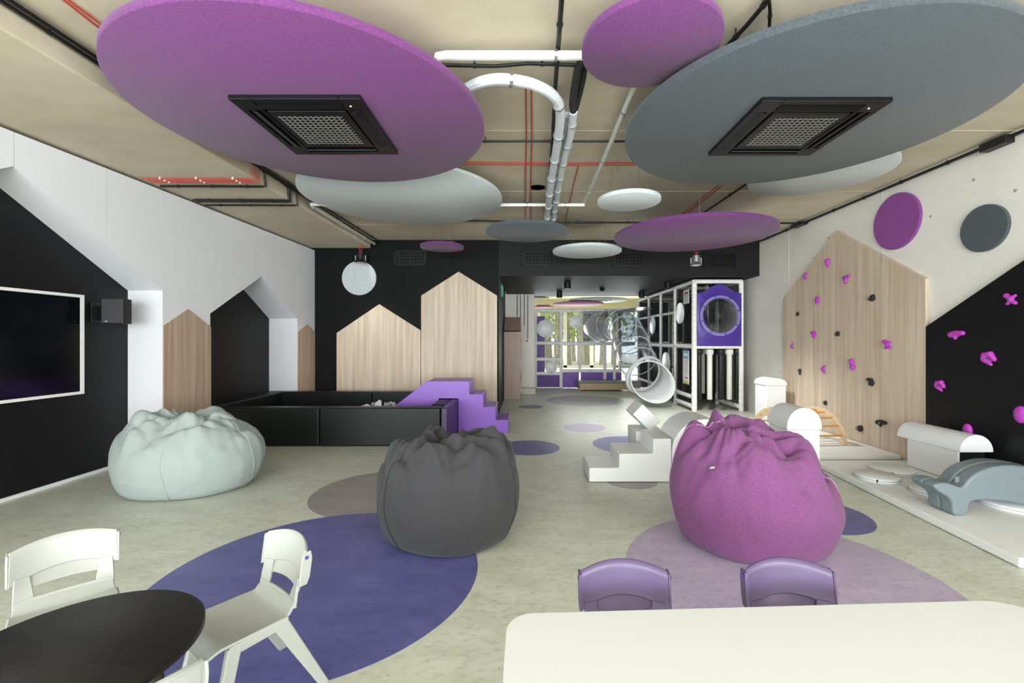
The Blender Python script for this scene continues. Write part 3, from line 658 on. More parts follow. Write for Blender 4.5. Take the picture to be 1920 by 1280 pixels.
# ---------------------------------------------------------------- beanbags
def sst(a,b,x):
    x=max(0,min(1,(x-a)/(b-a)));return x*x*(3-2*x)
PROF=[(0,0),(.35,0),(.62,0),(.78,.012),(.87,.07),(.93,.17),(.975,.29),(1,.42),(1,.55),(.975,.67),(.92,.77),(.83,.855),(.71,.915),(.56,.955),(.38,.975),(.2,.985),(0,.985)]
def beanbag(label,cx,cy,rx,ry,H,m,sm,seed,tilt=(0,0),knot=(0,0),flare=.2,zc=.42,fold=.07,tagpos=None,seams=(),rot=0,peak=None,et=.66,eb=.55,dip=.05,bell=0.0,lobes=(),boxy=1.0):
    t=thing('beanbag',label,'beanbag',(cx,cy,0))
    cr,sr=math.cos(rot),math.sin(rot)
    def pos(th,a):
        q_=(a+PI/2)/PI*(len(PROF)-1);i0=int(min(len(PROF)-2,q_));f_=q_-i0
        A_=PROF[max(0,i0-1)];B_=PROF[i0];C_=PROF[i0+1];D_=PROF[min(len(PROF)-1,i0+2)]
        cr_=lambda a0,b0,c0,d0:.5*((2*b0)+(c0-a0)*f_+(2*a0-5*b0+4*c0-d0)*f_*f_+(3*b0-a0-3*c0+d0)*f_**3)
        r=max(.002,cr_(A_[0],B_[0],C_[0],D_[0]));z=max(0,cr_(A_[1],B_[1],C_[1],D_[1]))
        if z>.45: r=r**(1+(boxy-1)*sst(.45,.8,z))
        r*=1-flare*sst(.4,1,z)+bell*math.sin(PI*min(1,z*1.3))
        x=r*math.cos(th);y=r*math.sin(th)
        w=sst(.45,.98,z);kx,ky=knot
        dx,dy=x-kx,y-ky;ph=math.atan2(dy,dx);d=math.hypot(dx,dy)
        # radial gathers
        n1=noise.noise(Vector((math.cos(ph)*2.3+seed,math.sin(ph)*2.3,d*.9)))
        n2=noise.noise(Vector((math.cos(ph)*5.0,math.sin(ph)*5.0+seed,d*1.6)))
        n3=noise.noise(Vector((x*2.1+seed*2,y*2.1,z*1.2)));n4=noise.noise(Vector((x*4.3,y*4.3+seed*3,z*2)))
        g=(abs(n1)*3.0-.5)*.36+(abs(n2)*3-.5)*.12+(abs(n3)*4-.6)*.70+(abs(n4)*4-.6)*.20
        side=noise.noise(Vector((x*1.7+seed,y*1.7,z*1.5)))
        fine=1-2.5*abs(noise.noise(Vector((x*3.5,y*3.5+seed,z*2.2+seed))))
        z2=z*(1+(tilt[0]*x+tilt[1]*y)*sst(.1,1,z))
        z2-=dip*w*math.exp(-(d/.28)**2)
        if peak:
            px,py,pw,ph_=peak; z2+=ph_*w*math.exp(-(((x-px)**2+(y-py)**2)/pw**2))
        for (lx,ly_,lw,lh) in lobes:
            dd=((x-lx)**2+(y-ly_)**2)**.5/lw
            if dd<1: z2+=lh*(1-dd*dd)**.6*sst(.3,.8,z)
        z2+=fold*w*g*.9
        pl=abs(noise.noise(Vector((math.cos(th)*3.4+seed,math.sin(th)*3.4,z*.9))))
        rr=1+.05*side+fold*.30*w*g+.010*fine*sst(.05,.3,z)+.05*(pl-.25)*sst(.35,.85,z)
        # creases low on the sides
        cr2=1-3*abs(noise.noise(Vector((math.cos(th)*3+seed,math.sin(th)*3,z*7))))
        rr+=.010*max(0,cr2)*sst(0,.15,z)*(1-sst(.15,.5,z))
        X=x*rx*rr;Y=y*ry*rr
        return Vector((cx+X*cr-Y*sr,cy+X*sr+Y*cr,max(.003,z2*H)))
    nt,nzz=200,130;mb=MB();vs=[]
    for i in range(nzz+1):
        a=-PI/2+PI*i/nzz
        a=max(-PI/2+.004,min(PI/2-.004,a))
        for k in range(nt): vs.append(pos(2*PI*k/nt,a))
    fs=[(i*nt+k,i*nt+(k+1)%nt,(i+1)*nt+(k+1)%nt,(i+1)*nt+k) for i in range(nzz) for k in range(nt)]
    fs+=[tuple(range(nt))[::-1],tuple(nzz*nt+k for k in range(nt))]
    mb.add(vs,fs).build('bag',m,t,angle=180)
    for th in seams:
        out=[]
        for i in range(46):
            a=-1.15+2.35*i/45;p=pos(th+.03*math.sin(i*.2),a);c=Vector((cx,cy,H*.4));out.append(p+(p-c).normalized()*.0015)
        MB().tube(out,.004,5).build('seam',sm,t)
    if tagpos:
        th,a=tagpos;p=pos(th,a);q=pos(th+.05,a);r_=pos(th,a-.07);n=(p-Vector((cx,cy,H*.45))).normalized()
        e1=(q-p).normalized();e2=(r_-p).normalized()
        mb=MB();c0=p+n*.006
        vs=[c0+e1*i*.024+e2*j*.011+n*k*.0012 for k in (-1,1) for i,j in((-1,-1),(1,-1),(1,1),(-1,1))]
        mb.add(vs,[(3,2,1,0),(4,5,6,7),(0,1,5,4),(1,2,6,5),(2,3,7,6),(3,0,4,7)]).build('woven_tag',M['tagc'],t,smooth=False)
        mb=MB()
        for i in (-.6,-.25,.1,.45,.75):
            cc=c0+e1*i*.018;vs=[cc+e1*a_*.002+e2*b_*.005+n*k for k in (.0012,.0018) for a_,b_ in((-1,-1),(1,-1),(1,1),(-1,1))]
            mb.add(vs,[(3,2,1,0),(4,5,6,7),(0,1,5,4),(1,2,6,5),(2,3,7,6),(3,0,4,7)])
        mb.build('tag_lettering',M['paper'],t,smooth=False)
    return t
beanbag('pale grey-green beanbag with a crumpled top on the floor by the television niche',-3.43,4.55,.68,.58,.71,M['bagg'],M['seamg'],1.7,tilt=(-.03,.0),knot=(-.1,-.05),flare=.12,fold=.11,seams=(-1.35,-.1,1.6,2.8),dip=.06,lobes=((-.25,-.2,.4,.06),(.35,-.1,.4,.05)))
beanbag('charcoal grey beanbag standing on the edge of the large blue floor circle',-.58,3.42,.535,.49,.72,M['bagd'],M['seamd'],5.1,tilt=(.03,.0),knot=(-.35,.15),flare=.0,fold=.12,seams=(-2.35,-.4,1.2),tagpos=(-.30,.35),peak=(.70,-.25,.25,.12),dip=.08,bell=.02,lobes=((-.55,-.3,.32,.09),(-.1,-.55,.35,.05),(.25,-.2,.35,.07)),boxy=.62)
beanbag('plum purple beanbag standing on the lilac floor circle',1.70,3.33,.60,.54,.77,M['bagp'],M['seamp'],9.3,tilt=(-.20,.02),knot=(-.28,-.12),flare=.20,fold=.11,seams=(-.30,1.2,2.9),tagpos=(-2.5,.30),peak=(-.30,.05,.36,.08),dip=.06,bell=.0,lobes=((-.35,-.30,.30,.09),(.12,-.15,.30,.05),(.35,.2,.4,.06)))

# ---------------------------------------------------------------- tables and chairs
def table_white():
    x0,x1,y0,y1,z,r=-.062,1.80,.66,1.555,.56,.16
    t=thing('activity_table','white rectangular children\'s table with rounded corners at the bottom right','table',((x0+x1)/2,(y0+y1)/2,0))
    pts=[]
    sk=.045  # table stands slightly turned
    for cx,cy,a0 in ((x1-r,y1-r,0),(x0+r*.55,y1-r*.55,PI/2),(x0+r*.55,y0+r*.55,PI),(x1-r,y0+r,1.5*PI)):
        rr=r if cx>1 else r*.55
        for k in range(9):
            a=a0+PI/2*k/8; pts.append((cx+rr*math.cos(a),cy+rr*math.sin(a)))
    c=Vector(((x0+x1)/2,(y0+y1)/2));
    pts=[(p[0],p[1]+(p[0]-.0)*sk-.03) for p in pts]
    MB().prism(pts,fz,z-.025,z).build('tabletop',M['tabw'],t,bevel=.003,angle=50)
    for a,b in ((x0+.12,y0+.12),(x1-.12,y0+.12),(x0+.12,y1-.14),(x1-.12,y1-.12)):
        MB().cyl((a,b,0),(a,b,z-.025),.022,16).build('leg',M['leg'],t)
    MB().box(x0+.12,y1-.15,z-.07,x1-.12,y1-.13,z-.025).box(x0+.12,y0+.12,z-.07,x1-.12,y0+.14,z-.025).build('rail',M['leg'],t,smooth=False)
table_white()
tc=Vector((-1.467*.94,1.421*.94,0));rt=.336
t=thing('round_table','small round black ash children\'s table at the bottom left corner','table',tuple(tc))
MB().lathe([(rt-.006,.535),(rt,.539),(rt,.556),(rt-.004,.56)],tc,96).build('tabletop',M['tabb'],t,angle=50)
for k in range(4):
    a=PI/4+k*PI/2+.3
    MB().tube([tc+Vector((math.cos(a)*.2,math.sin(a)*.2,.535)),tc+Vector((math.cos(a)*.26,math.sin(a)*.26,0))],[.022,.014],14).build('leg',M['tabb'],t)

def make_chair(m,label,scale=1.0,group=None):
    t=thing('childrens_chair',label,'chair',(0,0,0))
    if group:t['group']=group
    # local: +Y is the front of the seat
    W=.166
    def seat(u,v):   # u across 0..1, v rear->front
        x=(u-.5)*2; y=-.15+.34*v
        w=W*(.93+.07*sst(0,.25,v))
        z=.352-.018*(1-x*x)*math.sin(PI*min(1,v*1.05))
        z-=.030*sst(.8,1,v)**1.4
        z+=.035*sst(.14,0,v)**1.5
        return (x*w*(1-.10*sst(.85,1,v)*abs(x)),y+(-.0),z)
    MB().sheet(seat,22,22,.012).build('seat',m,t,bevel=.004,angle=50)
    # backrest: lower band, uprights, wide curved top panel
    def bk(u,z):   # u in -1..1 ; profile of the back at height z
        q=(z-.372)/(.62-.372)
        y=-.150-.035*sst(0,.5,q)-.035*q
        y+= .045*(u*u)*sst(-.1,.5,q)       # wraps forward at the sides
        return y
    def low(a,b):
        z=.366+.030*b+.004; u=(a-.5)*2; return (u*W*.95,bk(u,z)+.002,z)
    mb=MB()
    mb.sheet(low,20,5,.012)
    def upr(s):
        def f(a,b):
            z=.386+.10*b; ow=.95-.02*b; iw=.56+.10*b
            u=s*(iw+(ow-iw)*a); return (u*W,bk(u,z),z)
        return f
    mb.sheet(upr(1),6,12,.012);mb.sheet(upr(-1),6,12,.012)
    def top(a,b):
        u=(a-.5)*2; zb=.458+.036*(1-u*u); zt=.597+.025*(1-u*u)
        z=zb+(zt-zb)*b; ww=1.04-.015*b
        y=bk(u,z)-.004
        y-= .010*sst(.9,1,b)
        return (u*W*ww,y,z)
    def mid(a,b):
        u=(a-.5)*2; z=.430+.008*(1-u*u)+b*.095; return (u*W*.92,bk(u*.92,z)-.004-.018*b,z)
    mb.sheet(mid,18,5,.010)
    br=mb.build('backrest',m,t,bevel=.003,angle=50)
    MB().sheet(top,24,12,.016).build('top_panel',m,br,bevel=.005,seg=3,angle=50)
    # side flanges of the top panel with a round plug
    for s in (-1,1):
        vs=[]
        zt=.600
        f=MB()
        a=[];
        for z,off,dd in ((.460,.0,.022),(.49,0,.030),(.565,0,.030),(.598,0,.020)):
            y=bk(s,z)-.010; a.append((y-dd,z));
        prof=[(bk(s,.460)+.002,.460),(bk(s,.50)+.004,.50),(bk(s,.54)+.004,.54),(bk(s,.585)+.004,.592)]+[(y,z) for y,z in a[::-1]]
        f.prism(prof,lambda p,q,d:Vector((s*(W*1.012+d),p,q)),0,.009)
        f.build('side_flange',m,br,bevel=.003)
        c=(s*(W*1.03+.0095),bk(s,.575)-.012,.575)
        MB().lathe([(.0075,0),(.0075,.0012)] if s>0 else [(.0075,0),(.0075,-.0012)],c,20,'x').build('plug',M['purp'],br)
    # sturdy flared legs joined by a rail under the seat edge
    for s in (-1,1):
        x0=s*(W*.93); x1=s*(W*1.12)
        def limb(a,b,w0,w1,th0,th1):
            a=Vector(a);b=Vector(b);mb=MB();vs=[]
            for p,w_,th in ((a,w0,th0),(b,w1,th1)):
                for i,j in ((-1,-1),(1,-1),(1,1),(-1,1)):
                    vs.append(p+Vector((i*th/2,j*w_/2,0)))
            return mb.add(vs,[(0,1,2,3),(7,6,5,4),(0,4,5,1),(1,5,6,2),(2,6,7,3),(3,7,4,0)])
        l1=limb((x0,.085,.340),(x1,.165,.0),.052,.036,.030,.026).build('leg',m,t,bevel=.007,seg=3)
        l2=limb((x0,-.075,.350),(x1,-.255,.0),.070,.040,.030,.026).build('leg',m,t,bevel=.007,seg=3)
        MB().bar((x0,.105,.325),(x0,-.115,.338),.028,.040).build('side_rail',m,t,bevel=.007,seg=3)
    MB().bar((-W*.9,-.02,.315),(W*.9,-.02,.315),.06,.02).build('under_brace',m,t,bevel=.006)
    return t
gw=None
c1=make_chair(M['chw'],'white plastic child\'s chair standing on the blue floor circle, right of the round black table')
def setc(o,x,y,deg): o.location=(x,y,0.0);o.rotation_euler=(0,0,math.radians(deg))
def dupd(root,x,y,deg,label):
    return dup(root,(x,y,0),math.radians(deg),label)
setc(c1,-1.18,1.84,144)
dupd(c1,-1.93,1.86,226,'white plastic child\'s chair behind the round black table, at the left edge')
dupd(c1,-1.16,1.22,55,'white plastic child\'s chair seen from behind at the bottom edge, only its top showing')
c2=make_chair(M['chp'],'purple plastic child\'s chair tucked under the white table, left one')
setc(c2,.385,1.545,180);dupd(c2,1.03,1.555,180,'purple plastic child\'s chair tucked under the white table, right one')

# ---------------------------------------------------------------- white foam play shapes
def foam(name,label,parts,cat='play foam',group=None):
    mb0=parts
    t=thing(name,label,cat,mb0[0][3] if len(mb0[0])>3 else (0,0,0),group=group);return t
ly=lambda a,b,d:Vector((a,d,b))
SY=4.65;SD=.52;ux=lambda px:(px-CX)/F*SY
st=tag(MB().prism([(ux(1104.7),.006),(ux(1104.7),.155),(ux(1161),.155),(ux(1161),.305),(ux(1225),.305),(ux(1225),.462),(ux(1259.5),.462),(ux(1259.5),.006)],ly,SY,SY+SD).build('foam_steps',M['foamw'],bevel=.014,seg=3,angle=25),'white leatherette foam staircase of three steps in front of the arch','play foam')
def arch_pts(cx,zc,R,r,w=None):
    p=[]
    p.append((cx+R,.006))
    for k in range(25): a=PI*k/24; p.append((cx+R*math.cos(a),zc+R*math.sin(a)))
    p.append((cx-R,.006));p.append((cx-r,.006))
    for k in range(21): a=PI-PI*k/20; p.append((cx+r*math.cos(a),zc+r*math.sin(a)))
    p.append((cx+r,.006));return p
ac=ux(1260)+.355
MBa=MB().prism(arch_pts(ac,.315,.352,.19),ly,SY,SY+SD)
tag(MBa.build('foam_arch',M['foamw'],bevel=.012,seg=3,angle=25),'white leatherette foam arch tunnel right of the foam steps','play foam')
# steps and tilted block seen behind
bp=fl(1194,860)
tag(MB().prism([(1.352,.006),(1.352,.385),(1.70,.385),(1.70,.006)],ly,5.40,5.85).build('foam_block',M['foamw'],bevel=.014,seg=3),'white foam block behind the foam steps carrying the tilted cushion','play foam')
q=Matrix.Rotation(math.radians(44),4,'Y')
mb=MB().box(-.15,-.2,-.09,.15,.2,.09);c=Vector((1.485,5.62,.545))
mb.v=[c+(q@Vector((v.x*1.0,v.y,v.z))) for v in mb.v]
tag(mb.build('foam_cushion',M['foamw'],bevel=.014,seg=3),'white foam cushion tilted on its edge behind the top of the foam steps','play foam')
def tower(x0,x1,y0,y1,levels,top,rov,label,label2):
    z=.0
    for i,(h,ins) in enumerate(levels):
        o=MB().box(x0+ins,y0+ins,z+.003,x1-ins,y1-ins,z+h).build('foam_block',M['foamw'],bevel=.014,seg=3)
        tag(o,label2[i],'play foam');z+=h
    r=(x1-x0)/2+rov;cx=(x0+x1)/2;pts=[(cx+r*math.cos(PI*k/20),z+.03+top*math.sin(PI*k/20)) for k in range(21)]
    pts=[(cx+r,z+.002)]+pts+[(cx-r,z+.002)]
    tag(MB().prism(pts,ly,y0-rov,y1+rov).build('foam_half_round',M['foamw'],bevel=.008,seg=2,angle=40),label,'play foam')
tower(2.655,2.985,4.48,4.83,[(.045,-.03),(.195,.02),(.35,0)],.195,.012,'white foam half-round lying on top of the block tower behind the plum beanbag',
      ['white foam base slab at the foot of the tower behind the plum beanbag','lower white foam block of the tower behind the plum beanbag','upper white foam block of the tower behind the plum beanbag, under the half-round'])
tower(4.20,4.55,7.72,8.10,[(.70,0)],.10,.012,'white foam half-round on top of the tall block by the play frame',['tall white foam block standing against the concrete wall by the play frame'])
# mats
def mat_slab(corners,th,label,seam=True):
    cx=sum(c[0] for c in corners)/4;cy=sum(c[1] for c in corners)/4
    t=thing('play_mat',label,'mat',(cx,cy,0))
    MB().prism(corners,fz,.003,th).build('cushion',M['matw'],t,bevel=.012,seg=3)
    mb=MB()
    for a,b in zip(corners,corners[1:]+corners[:1]): mb.tube([(a[0],a[1],th*.5),(b[0],b[1],th*.5)],.003,5)
    return t
mat_slab([(3.24,2.90),(4.70,2.90),(4.70,5.27),(3.44,5.27)],.07,'large white vinyl play mat along the black climbing panel with foam discs on it')
mat_slab([(3.45,5.50),(4.69,5.52),(4.69,7.66),(3.72,7.66)],.065,'white vinyl play mat under the wooden climbing arch')
# stepping discs
def step(px,py,r,h,zb,label):
    p=fl(px,py,zb+h);t=thing('foam_disc',label,'foam disc',(p.x,p.y,zb))
    MB().lathe([(r-.01,zb+.001),(r,zb+.01),(r,zb+h-.010),(r-.012,zb+h)],(p.x,p.y,0),64).build('cushion',M['foamw'],t,angle=50)
    MB().torus((p.x,p.y,zb+h*.5),r+.0005,.0022,n=64,m=5).build('zip_seam',M['foamg'],t)
    a=-2.2;MB().box(p.x+r*math.cos(a)-.006,p.y+r*math.sin(a)-.006,zb+.012,p.x+r*math.cos(a)+.004,p.y+r*math.sin(a)+.004,zb+h-.012).build('zip_pull',M['bl'],t,smooth=False)
step(1643,888,.195,.05,.07,'white foam stepping disc on the near mat, closest to the lilac floor circle side')
step(1671,875,.205,.05,.07,'white foam stepping disc on the near mat beside the white bench block')
step(1755,914,.20,.05,.07,'white foam stepping disc on the near mat behind the whale rocker\'s tail')
step(1905,938,.25,.05,.07,'white foam stepping disc on the near mat seen under the whale rocker')
step(1391,796,.165,.05,.065,'white foam stepping disc at the far left corner of the far mat')
step(1424,789,.17,.05,.065,'white foam stepping disc beside the tall foam block on the far mat')
# bench block with half-round roof
t=tag(MB().box(4.335,4.43,.073,4.60,5.03,.385).build('foam_bench_block',M['foamw'],bevel=.012,seg=3),'white foam block with a black end on the near mat, under the long half-round','play foam')
t['category']='play foam'
bb=t
MB().box(4.345,4.422,.083,4.59,4.431,.375).build('end_panel',M['foamb'],bb,bevel=.003,label='black leatherette end panel')
pts=[(4.47+.165*math.cos(PI*k/20),.395+.165*math.sin(PI*k/20)) for k in range(21)]
pts=[(4.635,.387)]+pts+[(4.305,.387)]
tag(MB().prism(pts,ly,4.38,5.13).build('foam_half_round',M['foamw'],bevel=.008,seg=2,angle=40),'long white foam half-round lying on the block before the black climbing panel','play foam')
# whale rocker
WY=3.59
raw=[(893,610),(905,596),(930,589),(965,586),(1000,590),(1040,604),(1075,616),(1098,604),(1120,575),(1150,545),(1185,521),(1230,500),(1280,484),(1330,475),(1380,470),(1430,470),(1493,476)]
low=[(1493,738),(1445,724),(1400,715),(1350,709),(1300,705),(1250,703),(1200,704),(1160,710),(1138,722),(1132,745),(1130,775),(1118,797),(1095,808),(1065,811),(1040,808),(1025,796),(1021,770),(1020,740),(1012,712),(1000,695),(980,678),(950,660),(915,640)]
cv=lambda X,Y:at(1500+X/3.555,740+Y/3.555,WY)
up=[(cv(*p).x,cv(*p).z) for p in raw];lo=[(cv(*p).x,cv(*p).z) for p in low]
x_end=up[-1][0]
up+=[(x_end+.12,up[-1][1]-.02),(x_end+.25,up[-1][1]-.06),(x_end+.37,up[-1][1]-.13),(x_end+.45,up[-1][1]-.22),(x_end+.48,up[-1][1]-.31),(x_end+.46,.085),(x_end+.42,.072),(x_end+.28,.072),(x_end+.22,.085),(x_end+.12,.15)]
t=thing('whale_rocker','grey leatherette foam whale-shaped balance arch on the near mat at the right edge','play foam',(x_end-.2,WY+.1,.07))
MB().prism(up+lo,ly,WY,WY+.115).build('body',M['foamg'],t,bevel=.022,seg=4,angle=60)
MB().prism([(x,z) for x,z in up+lo],ly,WY+.119,WY+.235).build('body',M['foamg'],t,bevel=.022,seg=4,angle=60)
p=cv(1075,575);MB().box(p.x-.022,WY+.03,p.z-.018,p.x+.012,WY+.034,p.z+.028).build('care_label',M['tagc'],t,smooth=False)
# wooden climbing arch
def arch():
    cx,zb=4.22,.066
    t=thing('climbing_arch','arched birch plywood climbing ladder with dowel rungs on the far mat','climbing frame',(4.0,6.9,zb))
    # two curved side panels in planes of constant depth-ish, joined by rungs
    A0=fl(1413,812,zb);A1=fl(1588,834,zb)
    B0=Vector((A0.x+.18,A0.y+.62,0));B1=Vector((A1.x+.0,A1.y+.0,0))
    def side(P,Q,name):
        P=Vector((P[0],P[1],0));Q=Vector((Q[0],Q[1],0));d=(Q-P);L=d.length;d.normalize();n=d.cross(Vector((0,0,1)))
        R=L/2;hh=.46;th=.10
        o=[];i_=[]
        for k in range(33):
            a=PI-PI*k/32;o.append((R+R*math.cos(a),zb+hh*math.sin(a)))
        for k in range(33):
            a=PI*k/32;i_.append((R+(R-th)*math.cos(a),zb+(hh-th)*math.sin(a)))
        pts=o+i_
        f=lambda u,v,w_:P+d*u+n*w_+Vector((0,0,v))
        MB().prism(pts,f,-.010,.010).build('side_panel',M['birch'],t,bevel=.003,angle=50)
        for u in (0.02,L-.02):
            MB().prism([(u-.06,zb+.001),(u+.06,zb+.001),(u+.06,zb+.03),(u-.06,zb+.03)],f,-.022,.022).build('foot',M['birch'],t,bevel=.004)
        return P,d,L,R,hh,th
    s1=side((3.74,5.98),(3.50,6.84),'a');s2=side((4.39,6.04),(4.16,6.90),'b')
    for k in range(9):
        a=PI*(k+.7)/9.4+.05
        pr=[]
        for P,d,L,R,hh,th in (s1,s2):
            pr.append(P+d*(R+(R-th/2)*math.cos(PI-a))+Vector((0,0,zb+(hh-th/2)*math.sin(a))))
        MB().cyl(pr[0]+(pr[0]-pr[1]).normalized()*.012,pr[1]+(pr[1]-pr[0]).normalized()*.012,.014,12).build('rung',M['dowel'],t)
arch()

# ---------------------------------------------------------------- climbing holds
def hold(px,py,kind,size,m,label,X=XP,yr=0,mir=1):
    p=wx(px,py,X)
    t=thing('climbing_hold',label,'climbing hold',(X,p.y,p.z))
    s=size;mb=MB()
    def w(u,v,d=.4): # u to the right in the photo = towards the camera
        a=yr;uu=u*math.cos(a)-v*math.sin(a);vv=u*math.sin(a)+v*math.cos(a)
        return Vector((X-d*s*.30,p.y-uu*mir*s,p.z+vv*s))
    def T(pts,rs):
        mb.tube([w(*q) for q in pts],[r*s for r in rs],10)
        for q,r in ((pts[0],rs[0]),(pts[-1],rs[-1])): mb.ell(w(*q),r*s,r*s,r*s,10,7)
    if kind=='egg': mb.ell(w(0,0,.4),.22*s,.36*s,.5*s,16,12)
    elif kind=='drop': T([(0,.25),(0,0),(.02,-.45)],[.30,.26,.12])
    elif kind=='bean': T([(.18,.38),(-.08,.25),(-.16,0),(-.08,-.28),(.14,-.38)],[.16,.20,.22,.2,.12])
    elif kind=='tee': T([(-.42,.22),(-.15,.12),(.42,.32)],[.15,.2,.13]);T([(-.15,.1),(-.10,-.4)],[.2,.13])
    elif kind=='eight': T([(-.06,.30),(0,0),(.08,-.30)],[.26,.16,.27])
    elif kind=='fish': T([(-.3,.3),(0,.05),(.3,.25)],[.2,.2,.12]);T([(-.2,-.3),(.05,-.1),(.32,-.3)],[.14,.18,.14])
    elif kind=='vee': T([(.36,.42),(.0,.2),(-.22,0),(.0,-.22),(.36,-.42)],[.08,.12,.17,.12,.08])
    elif kind=='chunk': mb.ell(w(.08,0,.4),.24*s,.38*s,.34*s,12,9);mb.ell(w(-.34,-.06,.3),.16*s,.17*s,.16*s,10,7);mb.ell(w(.2,.2,.4),.2*s,.2*s,.2*s,10,7)
    elif kind=='claw': T([(-.3,.25),(.05,.2),(.3,-.1)],[.18,.26,.2]);T([(-.1,.1),(-.12,-.3)],[.16,.10]);T([(.22,-.1),(.22,-.38)],[.16,.10])
    elif kind=='pad': T([(-.4,.0),(-.05,.1),(.42,.1)],[.24,.22,.18]);T([(-.12,-.05),(-.12,-.3)],[.2,.1])
    elif kind=='jaw': T([(-.3,-.05),(-.25,.25),(.1,.32),(.35,-.05)],[.2,.22,.22,.15]);T([(-.25,-.1),(.15,-.4)],[.2,.11])
    mb2=mb.box(X-.012*1,p.y-.16*s,p.z-.16*s,X-.0005,p.y+.16*s,p.z+.16*s)
    o=mb2.build('grip',m,t,angle=180)
    r=o.modifiers.new('remesh','REMESH');r.mode='VOXEL';r.voxel_size=max(.0045,s*.045);r.use_smooth_shade=True
    sm_=o.modifiers.new('smooth','SMOOTH');sm_.factor=.6;sm_.iterations=4
    MB().lathe([(.012,0),(.012,-.006),(.006,-.008)],(X-s*.30*.4-s*.19,p.y,p.z),12,'x').build('bolt',M['steel'],t)
HP,HB=M['holdp'],M['holdb']
for a in [(1554,493,'drop',.13,HP,'magenta drop-shaped climbing hold, topmost on the oak climbing panel'),
 (1512,518,'bean',.12,HP,'magenta kidney-shaped climbing hold by the upper left slope of the oak panel'),
 (1589,523,'tee',.14,HP,'magenta T-shaped climbing hold near the top of the oak panel'),
 (1534,563,'egg',.13,HP,'magenta egg-shaped climbing hold in the upper left of the oak panel'),
 (1527,627,'claw',.13,HP,'magenta hooked climbing hold at mid-height in the left half of the oak panel'),
 (1666,646,'fish',.14,HP,'magenta fish-shaped climbing hold in the right half of the oak panel'),
 (1486,649,'vee',.11,HP,'small magenta pointed climbing hold nearest the left edge of the oak panel'),
 (1600,683,'eight',.15,HP,'magenta figure-eight climbing hold in the middle of the oak panel'),
 (1545,692,'vee',.14,HP,'magenta V-shaped climbing hold low in the left half of the oak panel'),
 (1636,559,'chunk',.13,HB,'black knobbly climbing hold, topmost black one on the oak panel'),
 (1496,589,'chunk',.10,HB,'small black climbing hold by the left edge of the oak panel, upper one'),
 (1571,626,'chunk',.11,HB,'black climbing hold in the centre of the oak panel, above the figure-eight hold'),
 (1501,697,'drop',.10,HB,'small black climbing hold by the left edge of the oak panel, lower one'),
 (1634,716,'claw',.13,HB,'black hooked climbing hold right of and below the figure-eight hold'),
 (1548,755,'chunk',.10,HB,'black climbing hold above the wooden climbing arch'),
 (1613,803,'chunk',.13,HB,'lowest black climbing hold on the oak panel'),
 (1655,793,'pad',.14,HB,'black wide climbing hold low in the right half of the oak panel'),
 (1898,561,'fish',.13,HP,'magenta double-winged climbing hold, topmost on the black panel'),
 (1797,627,'pad',.15,HP,'magenta oblong climbing hold on the black panel near its sloping edge'),
 (1857,672,'jaw',.15,HP,'magenta twisted climbing hold in the middle of the black panel'),
 (1765,723,'jaw',.13,HP,'magenta open-jaw climbing hold by the left edge of the black panel'),
 (1918,777,'egg',.17,HP,'magenta shield-shaped climbing hold cut by the right edge of the picture'),
 (1817,806,'egg',.14,HP,'magenta climbing hold just above the white half-round, lowest on the black panel')]:
    hold(*a)

# ---------------------------------------------------------------- soft-play frame
FX0,FX1=3.53,4.53; FT=2.72; FM=1.40
def padded(name,a,b,r,parent,m='pad'):
    a=Vector(a);b=Vector(b);L=(b-a).length;n=max(2,int(L/.13));mb=MB();rr=[];pp=[]
    for k in range(n):
        p=a.lerp(b,k/n);q=a.lerp(b,(k+1)/n);d=(b-a).normalized()*.004
        pp+=[p,p+d,q-d];rr+=[r*.94,r,r]
    pp.append(b);rr.append(r*.94)
    return mb.tube(pp,rr,12).build(name,M[m],parent,angle=60)
def netpanel(o,u,v,nu,nv,parent,th=.007,name='netting'):
    o=Vector(o);u=Vector(u);v=Vector(v);mb=MB()
    for i in range(nu+1):
        p=o+u*(i/nu);mb.bar(p,p+v,th,th,up=tuple(u.normalized()))
    for j in range(nv+1):
        p=o+v*(j/nv);mb.bar(p,p+u,th,th,up=tuple(v.normalized()))
    mb.build(name,M['net'],parent,smooth=False,kind='stuff')
fr=thing('play_structure','white padded two-storey soft-play frame with black nets along the right side','play structure',(4.0,11.5,0))
YP=[9.25,10.4,11.5,12.6,13.75]
for i,y in enumerate(YP):
    padded('post',(FX0,y,0.002),(FX0,y,FT),.048 if i else .055,fr)
    padded('post',(FX1-.02,y,0.002),(FX1-.02,y,FT),.048,fr)
    for z in (FM-.04,FT):
        padded('beam',(FX0,y,z),(FX1,y,z),.045,fr)
for z,lab in ((.30,0),(FM-.04,0),(FT,0)):
    for a,b in zip(YP,YP[1:]):
        padded('beam',(FX0,a,z if z!=.30 or a>9.3 else .30),(FX0,b,z),.045,fr)
        if z!=.3 : padded('beam',(FX1-.02,a,z),(FX1-.02,b,z),.045,fr)
for a,b in zip(YP[1:],YP[2:]): padded('beam',(FX0,a,2.15),(FX0,b,2.15),.035,fr)
padded('beam',(FX0,9.3,.10),(FX0,10.4,.10),.05,fr);padded('beam',(FX1-.02,9.3,.10),(FX1-.02,10.4,.10),.05,fr)
